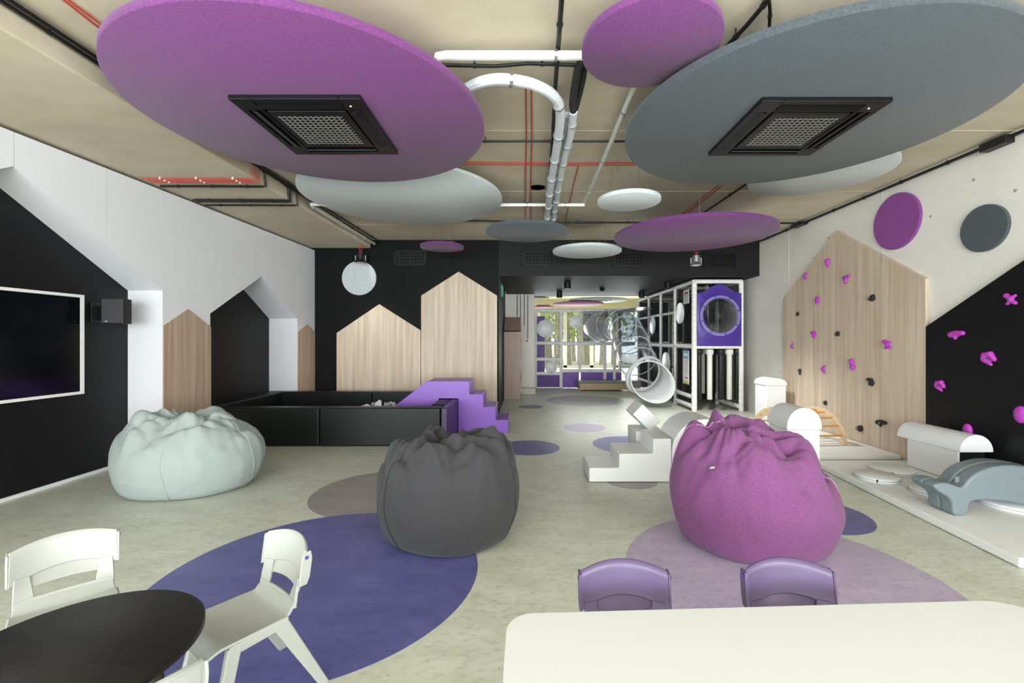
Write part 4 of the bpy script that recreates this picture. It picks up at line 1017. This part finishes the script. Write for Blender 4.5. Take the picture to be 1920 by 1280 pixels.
for a,b in zip(YP,YP[1:]):
    MB().box(FX0+.03,a+.05,FM-.03,FX1-.05,b-.05,FM+.02).build('deck',M['bench'],fr,bevel=.005)
    for z0,z1 in ((.1,FM-.08),(FM+.03,FT-.04)):
        netpanel((FX0,a+.05,z0),(0,b-a-.1,0),(0,0,z1-z0),19,int((z1-z0)/.055),fr)
        netpanel((FX1+.01,a+.05,z0),(0,b-a-.1,0),(0,0,z1-z0),17,int((z1-z0)/.06),fr)
netpanel((FX0+.05,9.27,FM+.0),(FX1-FX0-.1,0,0),(0,0,FT-FM-.05),17,23,fr)
netpanel((FX0+.05,10.4,.1),(FX1-FX0-.1,0,0),(0,0,FM-.2),17,23,fr)
netpanel((FX0+.05,10.4,FM+.03),(FX1-FX0-.1,0,0),(0,0,FT-FM-.08),17,22,fr)
MB().box(FX0+.06,13.80,FM+.03,FX1-.06,13.84,FT-.05).build('end_pad',M['black'],fr,bevel=.006)
MB().box(FX0+.06,13.80,.02,FX1-.06,13.84,FM-.1).build('end_pad',M['black'],fr,bevel=.006)
# inner dark pads on the wall side, violet slide inside
for a,b in zip(YP[1:],YP[2:]):
    MB().box(FX1+.04,a+.03,FM+.03,FX1+.07,b-.03,FT-.02).build('wall_pad',M['black'],fr,bevel=.006)
    MB().box(FX1+.04,a+.03,.02,FX1+.07,b-.03,FM-.05).build('wall_pad',M['black'],fr,bevel=.006)
MB().prism([(9.5,FM+.03),(10.3,FM+.03),(9.95,2.15),(9.85,2.15)],lambda u,v,d:Vector((d,u,v)),FX0+.42,FX0+.50).build('ramp_panel',M['purpanel'],fr,bevel=.01,label='purple pointed panel inside the upper storey')
padded('post',(4.08,9.95,FM),(4.08,9.95,FT),.045,fr)
# violet bubble window panel
wx0,wx1,wz0,wz1=FX0+.045,FX1-.045,1.37,2.52;cxw=(wx0+wx1)/2;czw=2.0;YW=9.19
bp=partnode('bubble_panel',fr,(cxw,YW,wz0),'violet plastic panel with a round clear bubble window and teal bolts')
pts=[(wx0,wz0),(wx1,wz0),(wx1,wz1-.06)]
for k in range(17):
    a=k/16;x=wx1-(wx1-wx0)*a;pts.append((x,wz1-.05+.19*sst(0,.5,.5-abs(a-.5))**1.2))
pts.append((wx0,wz1-.06))
# panel as ring between the outline and the round hole
Rw=.365;n=96
def outl(a):
    d=Vector((math.cos(a),math.sin(a)));best=1e9;c=Vector((cxw,czw))
    for i in range(len(pts)):
        p=Vector(pts[i]);q=Vector(pts[(i+1)%len(pts)]);e=q-p;den=d.x*e.y-d.y*e.x
        if abs(den)<1e-9: continue
        w_=p-c;t=(w_.x*e.y-w_.y*e.x)/den;s_=(w_.x*d.y-w_.y*d.x)/den
        if t>0 and -1e-6<=s_<=1+1e-6: best=min(best,t)
    return c+d*best
vs=[];angs=sorted(set([2*PI*k/n for k in range(n)]+[math.atan2(p[1]-czw,p[0]-cxw)%(2*PI) for p in pts]))
n=len(angs);rings=[]
for a in angs:
    o_=outl(a);i_=Vector((cxw,czw))+Vector((math.cos(a),math.sin(a)))*Rw;m_=Vector((cxw,czw))+Vector((math.cos(a),math.sin(a)))*(Rw+.055)
    rings.append([Vector((i_.x,YW+.03,i_.y)),Vector((i_.x,YW-.03,i_.y)),Vector((m_.x,YW-.035,m_.y)),Vector((m_.x*.8+o_.x*.2,YW-.01,m_.y*.8+o_.y*.2)),Vector((o_.x,YW-.005,o_.y)),Vector((o_.x,YW+.03,o_.y))])
vs=[v for r in rings for v in r];fs=[(i*6+j,((i+1)%n)*6+j,((i+1)%n)*6+(j+1)%6,i*6+(j+1)%6) for i in range(n) for j in range(6)]
MB().add(vs,fs).build('panel',M['purp'],bp,angle=50)
MB().lathe([(Rw-.005,-.032),(Rw+.02,-.045),(Rw-.01,-.06),(Rw*.9,-.10),(Rw*.7,-.17),(Rw*.4,-.22),(.02,-.235)],(cxw,YW,czw),64,'y').build('bubble_window',M['clear'],bp,angle=80)
RG=MB();k_=96;pr=[(Rw+.055,-.034),(Rw+.05,-.046),(Rw-.01,-.048),(Rw-.015,-.030)]
RG.add([Vector((cxw+r_*math.cos(2*PI*i_/k_),YW+h_,czw+r_*math.sin(2*PI*i_/k_))) for r_,h_ in pr for i_ in range(k_)],[(j_*k_+i_,j_*k_+(i_+1)%k_,((j_+1)%4)*k_+(i_+1)%k_,((j_+1)%4)*k_+i_) for j_ in range(4) for i_ in range(k_)]).build('window_ring',mat('violet_clear_ring','8E82C6',.2),bp,angle=40)
for k in range(8):
    a=2*PI*(k+.35)/8;c=Vector((cxw+(Rw+.03)*math.cos(a),YW-.048,czw+(Rw+.03)*math.sin(a)))
    MB().lathe([(.018,0),(.017,-.012),(.008,-.018)],c,14,'y').build('bolt',M['teal'],bp)
for x,z in ((wx0+.06,wz0+.15),(wx1-.05,wz0+.15),(wx0+.15,wz1-.04),(wx1-.12,wz1-.04)):
    MB().lathe([(.018,.01),(.017,-.012),(.008,-.018)],(x,YW-.01,z),14,'y').build('bolt',M['teal'],bp)
# hanging foam rollers
def roller(x,y,m,z0,z1,label):
    t=thing('hanging_roller',label,'play roller',(x,y,z0))
    MB().lathe([(.048,z0),(.055,z0+.01),(.055,z1-.16),(.055,z1-.14)],(x,y,0),20).build('tube',m,t,angle=40)
    MB().lathe([(.055,z1-.14),(.082,z1-.09),(.082,z1-.02),(.05,z1)],(x,y,0),20).build('cap',m,t,angle=30)
for i,(px,m,c) in enumerate([(1312,'bl','black'),(1332,'pvc','white'),(1353,'bl','black'),(1369,'pvc','white'),(1384,'bl','black')]):
    roller((px-CX)/F*9.32,9.36,M[m],.24,FM-.09,'%s hanging foam roller in the front opening of the play frame, %s from the left'%(c,['first','second','third','fourth','fifth'][i]))
for i,(x,m,c) in enumerate([(3.72,'black','black'),(3.98,'pvcg','grey-white'),(4.22,'black','black'),(4.4,'pvcg','grey-white')]):
    roller(x,9.95,M[m],.30,FM-.09,'%s foam roller hanging inside the play frame behind the front row, %s from the left'%(c,['first','second','third','fourth'][i]))
roller(3.75,10.2,M['black'],.2,FM-.09,'black foam roller hanging behind the rules board of the play frame')
# round white vision discs on the side net
def vdisc(y,z,r,label,x=FX0-.055):
    t=partnode('round_panel',fr,(x,y,z),'round white panel')
    MB().lathe([(r,.012),(r,-.008),(r-.01,-.012)],(x,y,z),64,'x').build('panel',M['disc'],t,angle=50)
    for k in range(3):
        a=2*PI*k/3+.5;MB().lathe([(.012,-.012),(.010,-.018)],(x,y+(r-.04)*math.cos(a),z+(r-.04)*math.sin(a)),10,'x').build('bolt',M['steel'],t)
vdisc(9.95,2.10,.235,'round white panel on the upper side net nearest the violet bubble panel')
vdisc(12.1,1.90,.235,'round white panel on the upper side net above the clear slide')
vdisc(10.95,.93,.27,'round white panel on the lower side net beside the slide mouth')
# boards
def board(y0,y1,z0,z1,label,kind):
    x=FX0-.06;t=thing('notice_board',label,'sign',(x,(y0+y1)/2,z0))
    MB().box(x,y0,z0,x+.008,y1,z1).build('board',M['paper'],t,smooth=False)
    if kind=='rules':
        MB().box(x-.001,y0,z1-.17,x,y1,z1).build('print_header',M['blue'],t,smooth=False)
        MB().box(x-.001,y0,z0,x,y1,z0+.05).build('print_footer',M['printg'],t,smooth=False)
        mb=MB()
        for k in range(16): mb.box(x-.0012,y0+.03,z0+.22+k*.035,x,y0+(y1-y0)*(.9-.25*random.random()),z0+.228+k*.035)
        mb.build('print_lines',M['printt'],t,smooth=False)
        MB().box(x-.0012,y0+.05,z0+.12,x,y0+(y1-y0)*.6,z0+.15).build('print_title',M['printr'],t,smooth=False)
        MB().box(x-.0014,y0+.04,z1-.12,x,y1-.05,z1-.06).build('print_title',M['paper'],t,smooth=False)
    else:
        MB().box(x-.001,y0+.03,z1-.09,x,y1-.06,z1-.05).build('print_title',M['printr'],t,smooth=False)
        mb=MB()
        for k in range(6): mb.box(x-.0012,y0+.04,z0+.05+k*.03,x,y1-.05,z0+.056+k*.03)
        mb.build('print_lines',M['printt'],t,smooth=False)
board(9.40,9.75,.55,1.27,'tall notice board with blue header on the lower side of the play frame','rules')
board(9.40,9.72,2.28,2.58,'small white notice on the upper side of the play frame','small')

# ---------------------------------------------------------------- clear tube slide
sl=thing('tube_slide','clear plastic tube slide curling down from the play frame to a white mouth','slide',(2.9,11,0))
ctrl=[(2.22,13.70,1.88),(2.22,13.15,1.88),(2.32,12.70,1.90),(2.46,12.25,1.92),(2.57,11.80,1.86),(2.60,11.35,1.68),(2.61,10.95,1.44),(2.62,10.60,1.18),(2.64,10.28,.93),(2.69,10.0,.705)]
P=smoothp([Vector(c) for c in ctrl],8)
RT=.42
MB().tube(P,RT,40,cap=False).build('tube',M['clear'],sl,angle=80)
nj=[0,10,20,30,38,46,54,62,len(P)-1]
for i in nj[1:]:
    i=min(i,len(P)-1);d=(P[min(i+1,len(P)-1)]-P[max(i-1,0)]).normalized()
    MB().torus(P[i],RT+.008,.012,d,56,6).build('joint_ring',M['milk'] if i<len(P)-1 else M['disc'],sl)
    b=MB();u=d.cross(Vector((0,0,1))).normalized();v=d.cross(u)
    for k in range(10):
        a=2*PI*k/10;c=P[i]+(u*math.cos(a)+v*math.sin(a))*(RT+.02);b.ell(c,.014,.014,.014,6,5)
    b.build('bolt',M['bl'],sl)
# white mouth: flange ring plus short bell that rests on the floor
MB().tube(smoothp([Vector((2.55,11.9,1.9)),Vector((2.95,11.95,1.98)),Vector((3.40,12.05,2.0))],6),.40,32,cap=False).build('tube_branch',M['clear'],sl,angle=80)
E0=P[-1];d=Vector((.32,-.85,-.40)).normalized();u=d.cross(Vector((0,0,1))).normalized();v=d.cross(u)
def ring(c,r,k=56): return [c+(u*math.cos(2*PI*i/k)+v*math.sin(2*PI*i/k))*r for i in range(k)]
# flange faces the camera side, bell turns to the right
fl_=MB()
for (c,r0,r1,tk) in ((E0,.375,.475,.02),):
    k=56;R1=ring(c-d*tk,r0,k);R2=ring(c-d*tk,r1,k);R3=ring(c+d*tk,r1,k);R4=ring(c+d*tk,r0,k);vs=R1+R2+R3+R4
    fs=[(j*k+i,j*k+(i+1)%k,((j+1)%4)*k+(i+1)%k,((j+1)%4)*k+i) for j in range(4) for i in range(k)]
    fl_.add(vs,fs)
fl_.build('mouth_flange',M['disc'],sl,angle=40,label='white flange ring')
bb_=MB();b=[]
k=56
for i in range(k):
    a=2*PI*i/k
bell=[];DLR=(Vector((.75,0,-.66))-d*Vector((.75,0,-.66)).dot(d)).normalized()
for f_,r in ((0,.40),(.33,.405),(.66,.412),(1,.42)):
    row=[]
    for q in ring(E0+d*.015,r,k):
        rad=(q-E0-d*.015).normalized();L=.04+.56*(.5+.5*rad.dot(DLR))**1.1
        q=q+d*L*f_;row.append(Vector((q.x,q.y,max(.015,q.z))))
    bell.append(row)
vs=[q for r in bell for q in r];m_=len(bell)
fs=[(j*k+i,j*k+(i+1)%k,(j+1)*k+(i+1)%k,(j+1)*k+i) for j in range(m_-1) for i in range(k)]
o=bb_.add(vs,fs).build('mouth_bell',M['disc'],sl,angle=80,label='white open bell of the slide mouth');sd=o.modifiers.new('solid','SOLIDIFY');sd.thickness=.012
rim=bell[-1]+[bell[-1][0]];MB().tube(rim,.012,8,cap=False).build('mouth_rim',M['pad'],sl)

# ---------------------------------------------------------------- rear part of the play frame
rf=thing('play_structure','white play frame wall with black nets and purple lower panels before the far windows','play structure',(1.9,13.8,0))
X=lambda px:(px-CX)/F*13.8
Zp=lambda py:HC+(CY-py)/F*13.8
for px in (1004,1052): padded('post',(X(px),13.8,.002),(X(px),13.8,Zp(582)),.055,rf)
padded('post',(X(1087),13.8,.5),(X(1087),13.8,Zp(645)),.05,rf);padded('post',(X(1134),13.8,.002),(X(1134),13.8,Zp(645)),.05,rf)
padded('post',(X(1152),13.8,.002),(X(1152),13.8,Zp(645)),.05,rf);padded('post',(X(1163),13.9,.002),(X(1163),13.9,Zp(582)),.05,rf)
for a,b,y in ((1004,1190,582),(1004,1052,643),(1052,1190,644),(1004,1052,673),(1004,1052,700),(1052,1165,695)):
    padded('beam',(X(a),13.8,Zp(y)),(X(b),13.8,Zp(y)),.055,rf)
for a,b in ((1054,1086),(1089,1133),(1136,1151),(1153,1166)):
    MB().box(X(a),13.82,.01,X(b),13.86,Zp(696)).build('lower_panel',M['purpanel'],rf,bevel=.006)
MB().box(X(1005),13.95,.01,X(1051),13.99,Zp(702)).build('lower_panel',M['purpanel'],rf,bevel=.006)
MB().box(X(1005),13.95,Zp(702),X(1022),13.99,Zp(592)).build('side_pad',M['purpanel'],rf,bevel=.006)
netpanel((X(1005),13.8,Zp(642)),(X(1051)-X(1005),0,0),(0,0,Zp(583)-Zp(642)),14,18,rf,.006)
netpanel((X(1005),13.8,.02),(X(1051)-X(1005),0,0),(0,0,Zp(644)-.02),14,24,rf,.006)
netpanel((X(1053),13.8,Zp(642)),(X(1092)-X(1053),0,0),(0,0,Zp(583)-Zp(642)),11,18,rf,.006)
MB().box(X(1093),13.74,Zp(640),X(1140),13.79,Zp(583)).build('tube_panel',M['greyp'],rf,bevel=.03,seg=3,label='grey panel holding the top of the clear slide')
b=MB()
for px,py in ((1097,590),(1104,590),(1096,636),(1102,636),(1116,637),(1131,636),(1136,636)): b.lathe([(.03,0),(.03,-.012)],(X(px),13.74,Zp(py)),10,'y')
b.build('bolt',M['bl'],rf)
for px,py,r,lab in ((1022,616,.27,'round white panel on the rear frame in front of the purple pad, upper left'),(1079,603,.19,'round pale panel on the rear frame net left of the grey slide panel'),(1033,689,.19,'round pale panel low on the rear frame above the purple panels')):
    t=partnode('round_panel',rf,(X(px),13.7,Zp(py)),'round white panel')
    MB().lathe([(r,0),(r,-.02),(r-.01,-.025)],(X(px),13.72,Zp(py)),48,'y').build('panel',M['disc'],t,angle=50)
    MB().lathe([(.015,-.025),(.012,-.032)],(X(px),13.72,Zp(py)-r+.05),10,'y').build('bolt',M['bl'],t)
# low tan bench before the rear frame
yb_=13.0;x0=(1087-CX)/F*yb_;x1=(1200-CX)/F*yb_
t=thing('low_bench','long low tan roll-top bench in front of the rear play frame','bench',((x0+x1)/2,yb_,0))
MB().box(x0,yb_,.03,x1,yb_+.45,.23).build('body',M['bench'],t,bevel=.01)
MB().box(x0-.03,yb_-.03,.24,x1+.03,yb_+.48,.29).build('top',M['greyp'],t,bevel=.02,seg=3)
MB().box(x0+.05,yb_+.05,.0,x0+.12,yb_+.4,.03).box(x1-.12,yb_+.05,.0,x1-.05,yb_+.4,.03).build('foot',M['bl'],t)

# ---------------------------------------------------------------- wooden cabinet with sloping top and shelves
cx0,cx1,cy0,cy1=-.535,-.12,11.15,12.2
t=thing('shelf_cabinet','tall wooden shelf cabinet with a sloping roof-shaped top at the end of the black wall','cabinet',((cx0+cx1)/2,cy0,0))
zt0,zt1=1.73,2.10
MB().box(cx0,cy0,.0,cx1,cy0+.025,zt0).build('side_panel',M['cabw'],t,smooth=False)
MB().box(cx0,cy1-.025,.0,cx1,cy1,zt0+.1).build('side_panel',M['cabw'],t,smooth=False)
MB().box(cx0,cy0+.025,.0,cx0+.02,cy1-.025,zt0).build('back_panel',M['cabw'],t,smooth=False)
ym=(cy0+cy1)/2
MB().add([Vector(p) for p in [(cx0,cy0,zt0),(cx1,cy0,zt0),(cx1,ym,zt1),(cx0,ym,zt1),(cx0,cy0,zt0-.025),(cx1,cy0,zt0-.025),(cx1,ym,zt1-.025),(cx0,ym,zt1-.025)]],[(0,1,2,3),(7,6,5,4),(0,4,5,1),(1,5,6,2),(2,6,7,3),(3,7,4,0)]).build('roof_panel',M['cabw'],t,smooth=False)
MB().add([Vector(p) for p in [(cx0,ym,zt1),(cx1,ym,zt1),(cx1,cy1,zt0),(cx0,cy1,zt0),(cx0,ym,zt1-.025),(cx1,ym,zt1-.025),(cx1,cy1,zt0-.025),(cx0,cy1,zt0-.025)]],[(0,1,2,3),(7,6,5,4),(0,4,5,1),(1,5,6,2),(2,6,7,3),(3,7,4,0)]).build('roof_panel',M['cabw'],t,smooth=False)
for z in (.08,.42,.76,1.10,1.42):
    MB().box(cx0+.02,cy0+.025,z,cx1,cy1-.025,z+.02).build('shelf',M['cabw'],t,smooth=False)
sm_=[('paper','white',.10),('printr','red',.44),('paper','white',.78),('bench','tan',1.12)]
ord_={.10:'bottom',.44:'second lowest',.78:'middle',1.12:'second highest'}
for m_,c_,z in sm_:
    for k in range(3):
        y=cy0+.15+k*.28;hh=random.uniform(.12,.2)
        o=MB().box(cx1-.22,y,z+.001,cx1-.03+.02*k,y+.2,z+hh).build('toy_box',M[m_],bevel=.006)
        tag(o,'%s toy box on the %s shelf of the wooden cabinet'%(c_,ord_[z]),'box',group='%s toy boxes on the %s cabinet shelf'%(c_,ord_[z]))
tag(MB().prism([(0,0),(.14,0),(.10,.08),(.02,.06)],lambda u,v,d:Vector((cx1-.10+u,11.2+d,1.442+v)),0,.12).build('toy',mat('orange_toy','E0822E',.5),bevel=.008),'small orange toy on the top shelf of the wooden cabinet','toy')
# conduits on the grey column
for i,px in enumerate((970,976,983,989.5)):
    x=(px-CX)/F*12.58;zb=[1.9,1.9,1.9,HC+(CY-638)/F*12.58][i]
    pipe('wall_conduit',['leftmost','second','third','rightmost'][i]+' of the black conduits running down the grey concrete column',[(x,12.58,zb),(x,12.58,BUL-.02)],.010,M['bl'],'cable',6)
t=thing('alarm_call_point','small white call point at the foot of the rightmost column conduit','switch',((988.5-CX)/F*12.55,12.55,1.42))
MB().box(t.location.x-.045,12.55,1.42,t.location.x+.045,12.6,1.53).build('housing',M['paper'],t,bevel=.006)
MB().box(t.location.x-.025,12.545,1.445,t.location.x+.025,12.55,1.505).build('button',M['printr'],t,bevel=.002)
tag(MB().box(-.45,12.2,.0,.28,12.6,.16).build('step_block',M['pvcg'],bevel=.01),'low grey block at the foot of the concrete column behind the cabinet','block')
# discs and fittings beyond the corridor
felt_disc(2.78,17.0,1.50,1.10,M['fl'],'large pale disc with a cassette in it hanging in the far room',.05,plate=True)
t=thing('air_conditioner','white square cassette in the large pale disc of the far room','air conditioner',(2.85,17.0,HC+1.48))
MB().box(2.45,16.6,HC+1.47,3.25,17.4,HC+1.498).build('frame',M['greyp'],t,bevel=.01);MB().box(2.58,16.73,HC+1.455,3.12,17.27,HC+1.47).build('grille_plate',M['bl'],t)
felt_disc(2.10,17.6,1.40,1.0,M['fpk'],'wide pink disc hanging in the far room',.05,plate=True)
felt_disc(.75,18.6,1.36,.42,M['fpk'],'small pink disc hanging at the left of the far room',.05,plate=True)
felt_disc(1.05,15.2,1.50,.38,M['fl'],'small pale disc hanging in the far room behind the black spotlight',.04,plate=True)
felt_disc(.45,16.3,1.55,.42,M['fg'],'dark disc hanging at the left of the far room',.05,plate=True)
spot('added_downlight_fill',at(1305,503,7.6),320);spot('added_downlight_fill',at(676,500,8.35),40)  # fill spots added below the dangling downlights, which are unlit fittings
p=at(1008,288,5.9);spot('added_can_fill',(p.x,p.y,p.z-.15),900,2.7)  # wide fill spot added under the can to brighten floor and walls
p=at(669,429,8.3);spot('added_spotlight_fill',(p.x,p.y,p.z-.03),450,2.6)  # added fill under the ceiling cylinder for the deeper floor and walls
for px,py,Y in ((1064,541,10.0),(1049,558,11.9),(1252,541,9.95),(1203,558,11.9)):  # weak fill spots added under the corridor cylinders
    p=at(px,py,Y);spot('added_spotlight_fill',(p.x,p.y,p.z-.02),20)
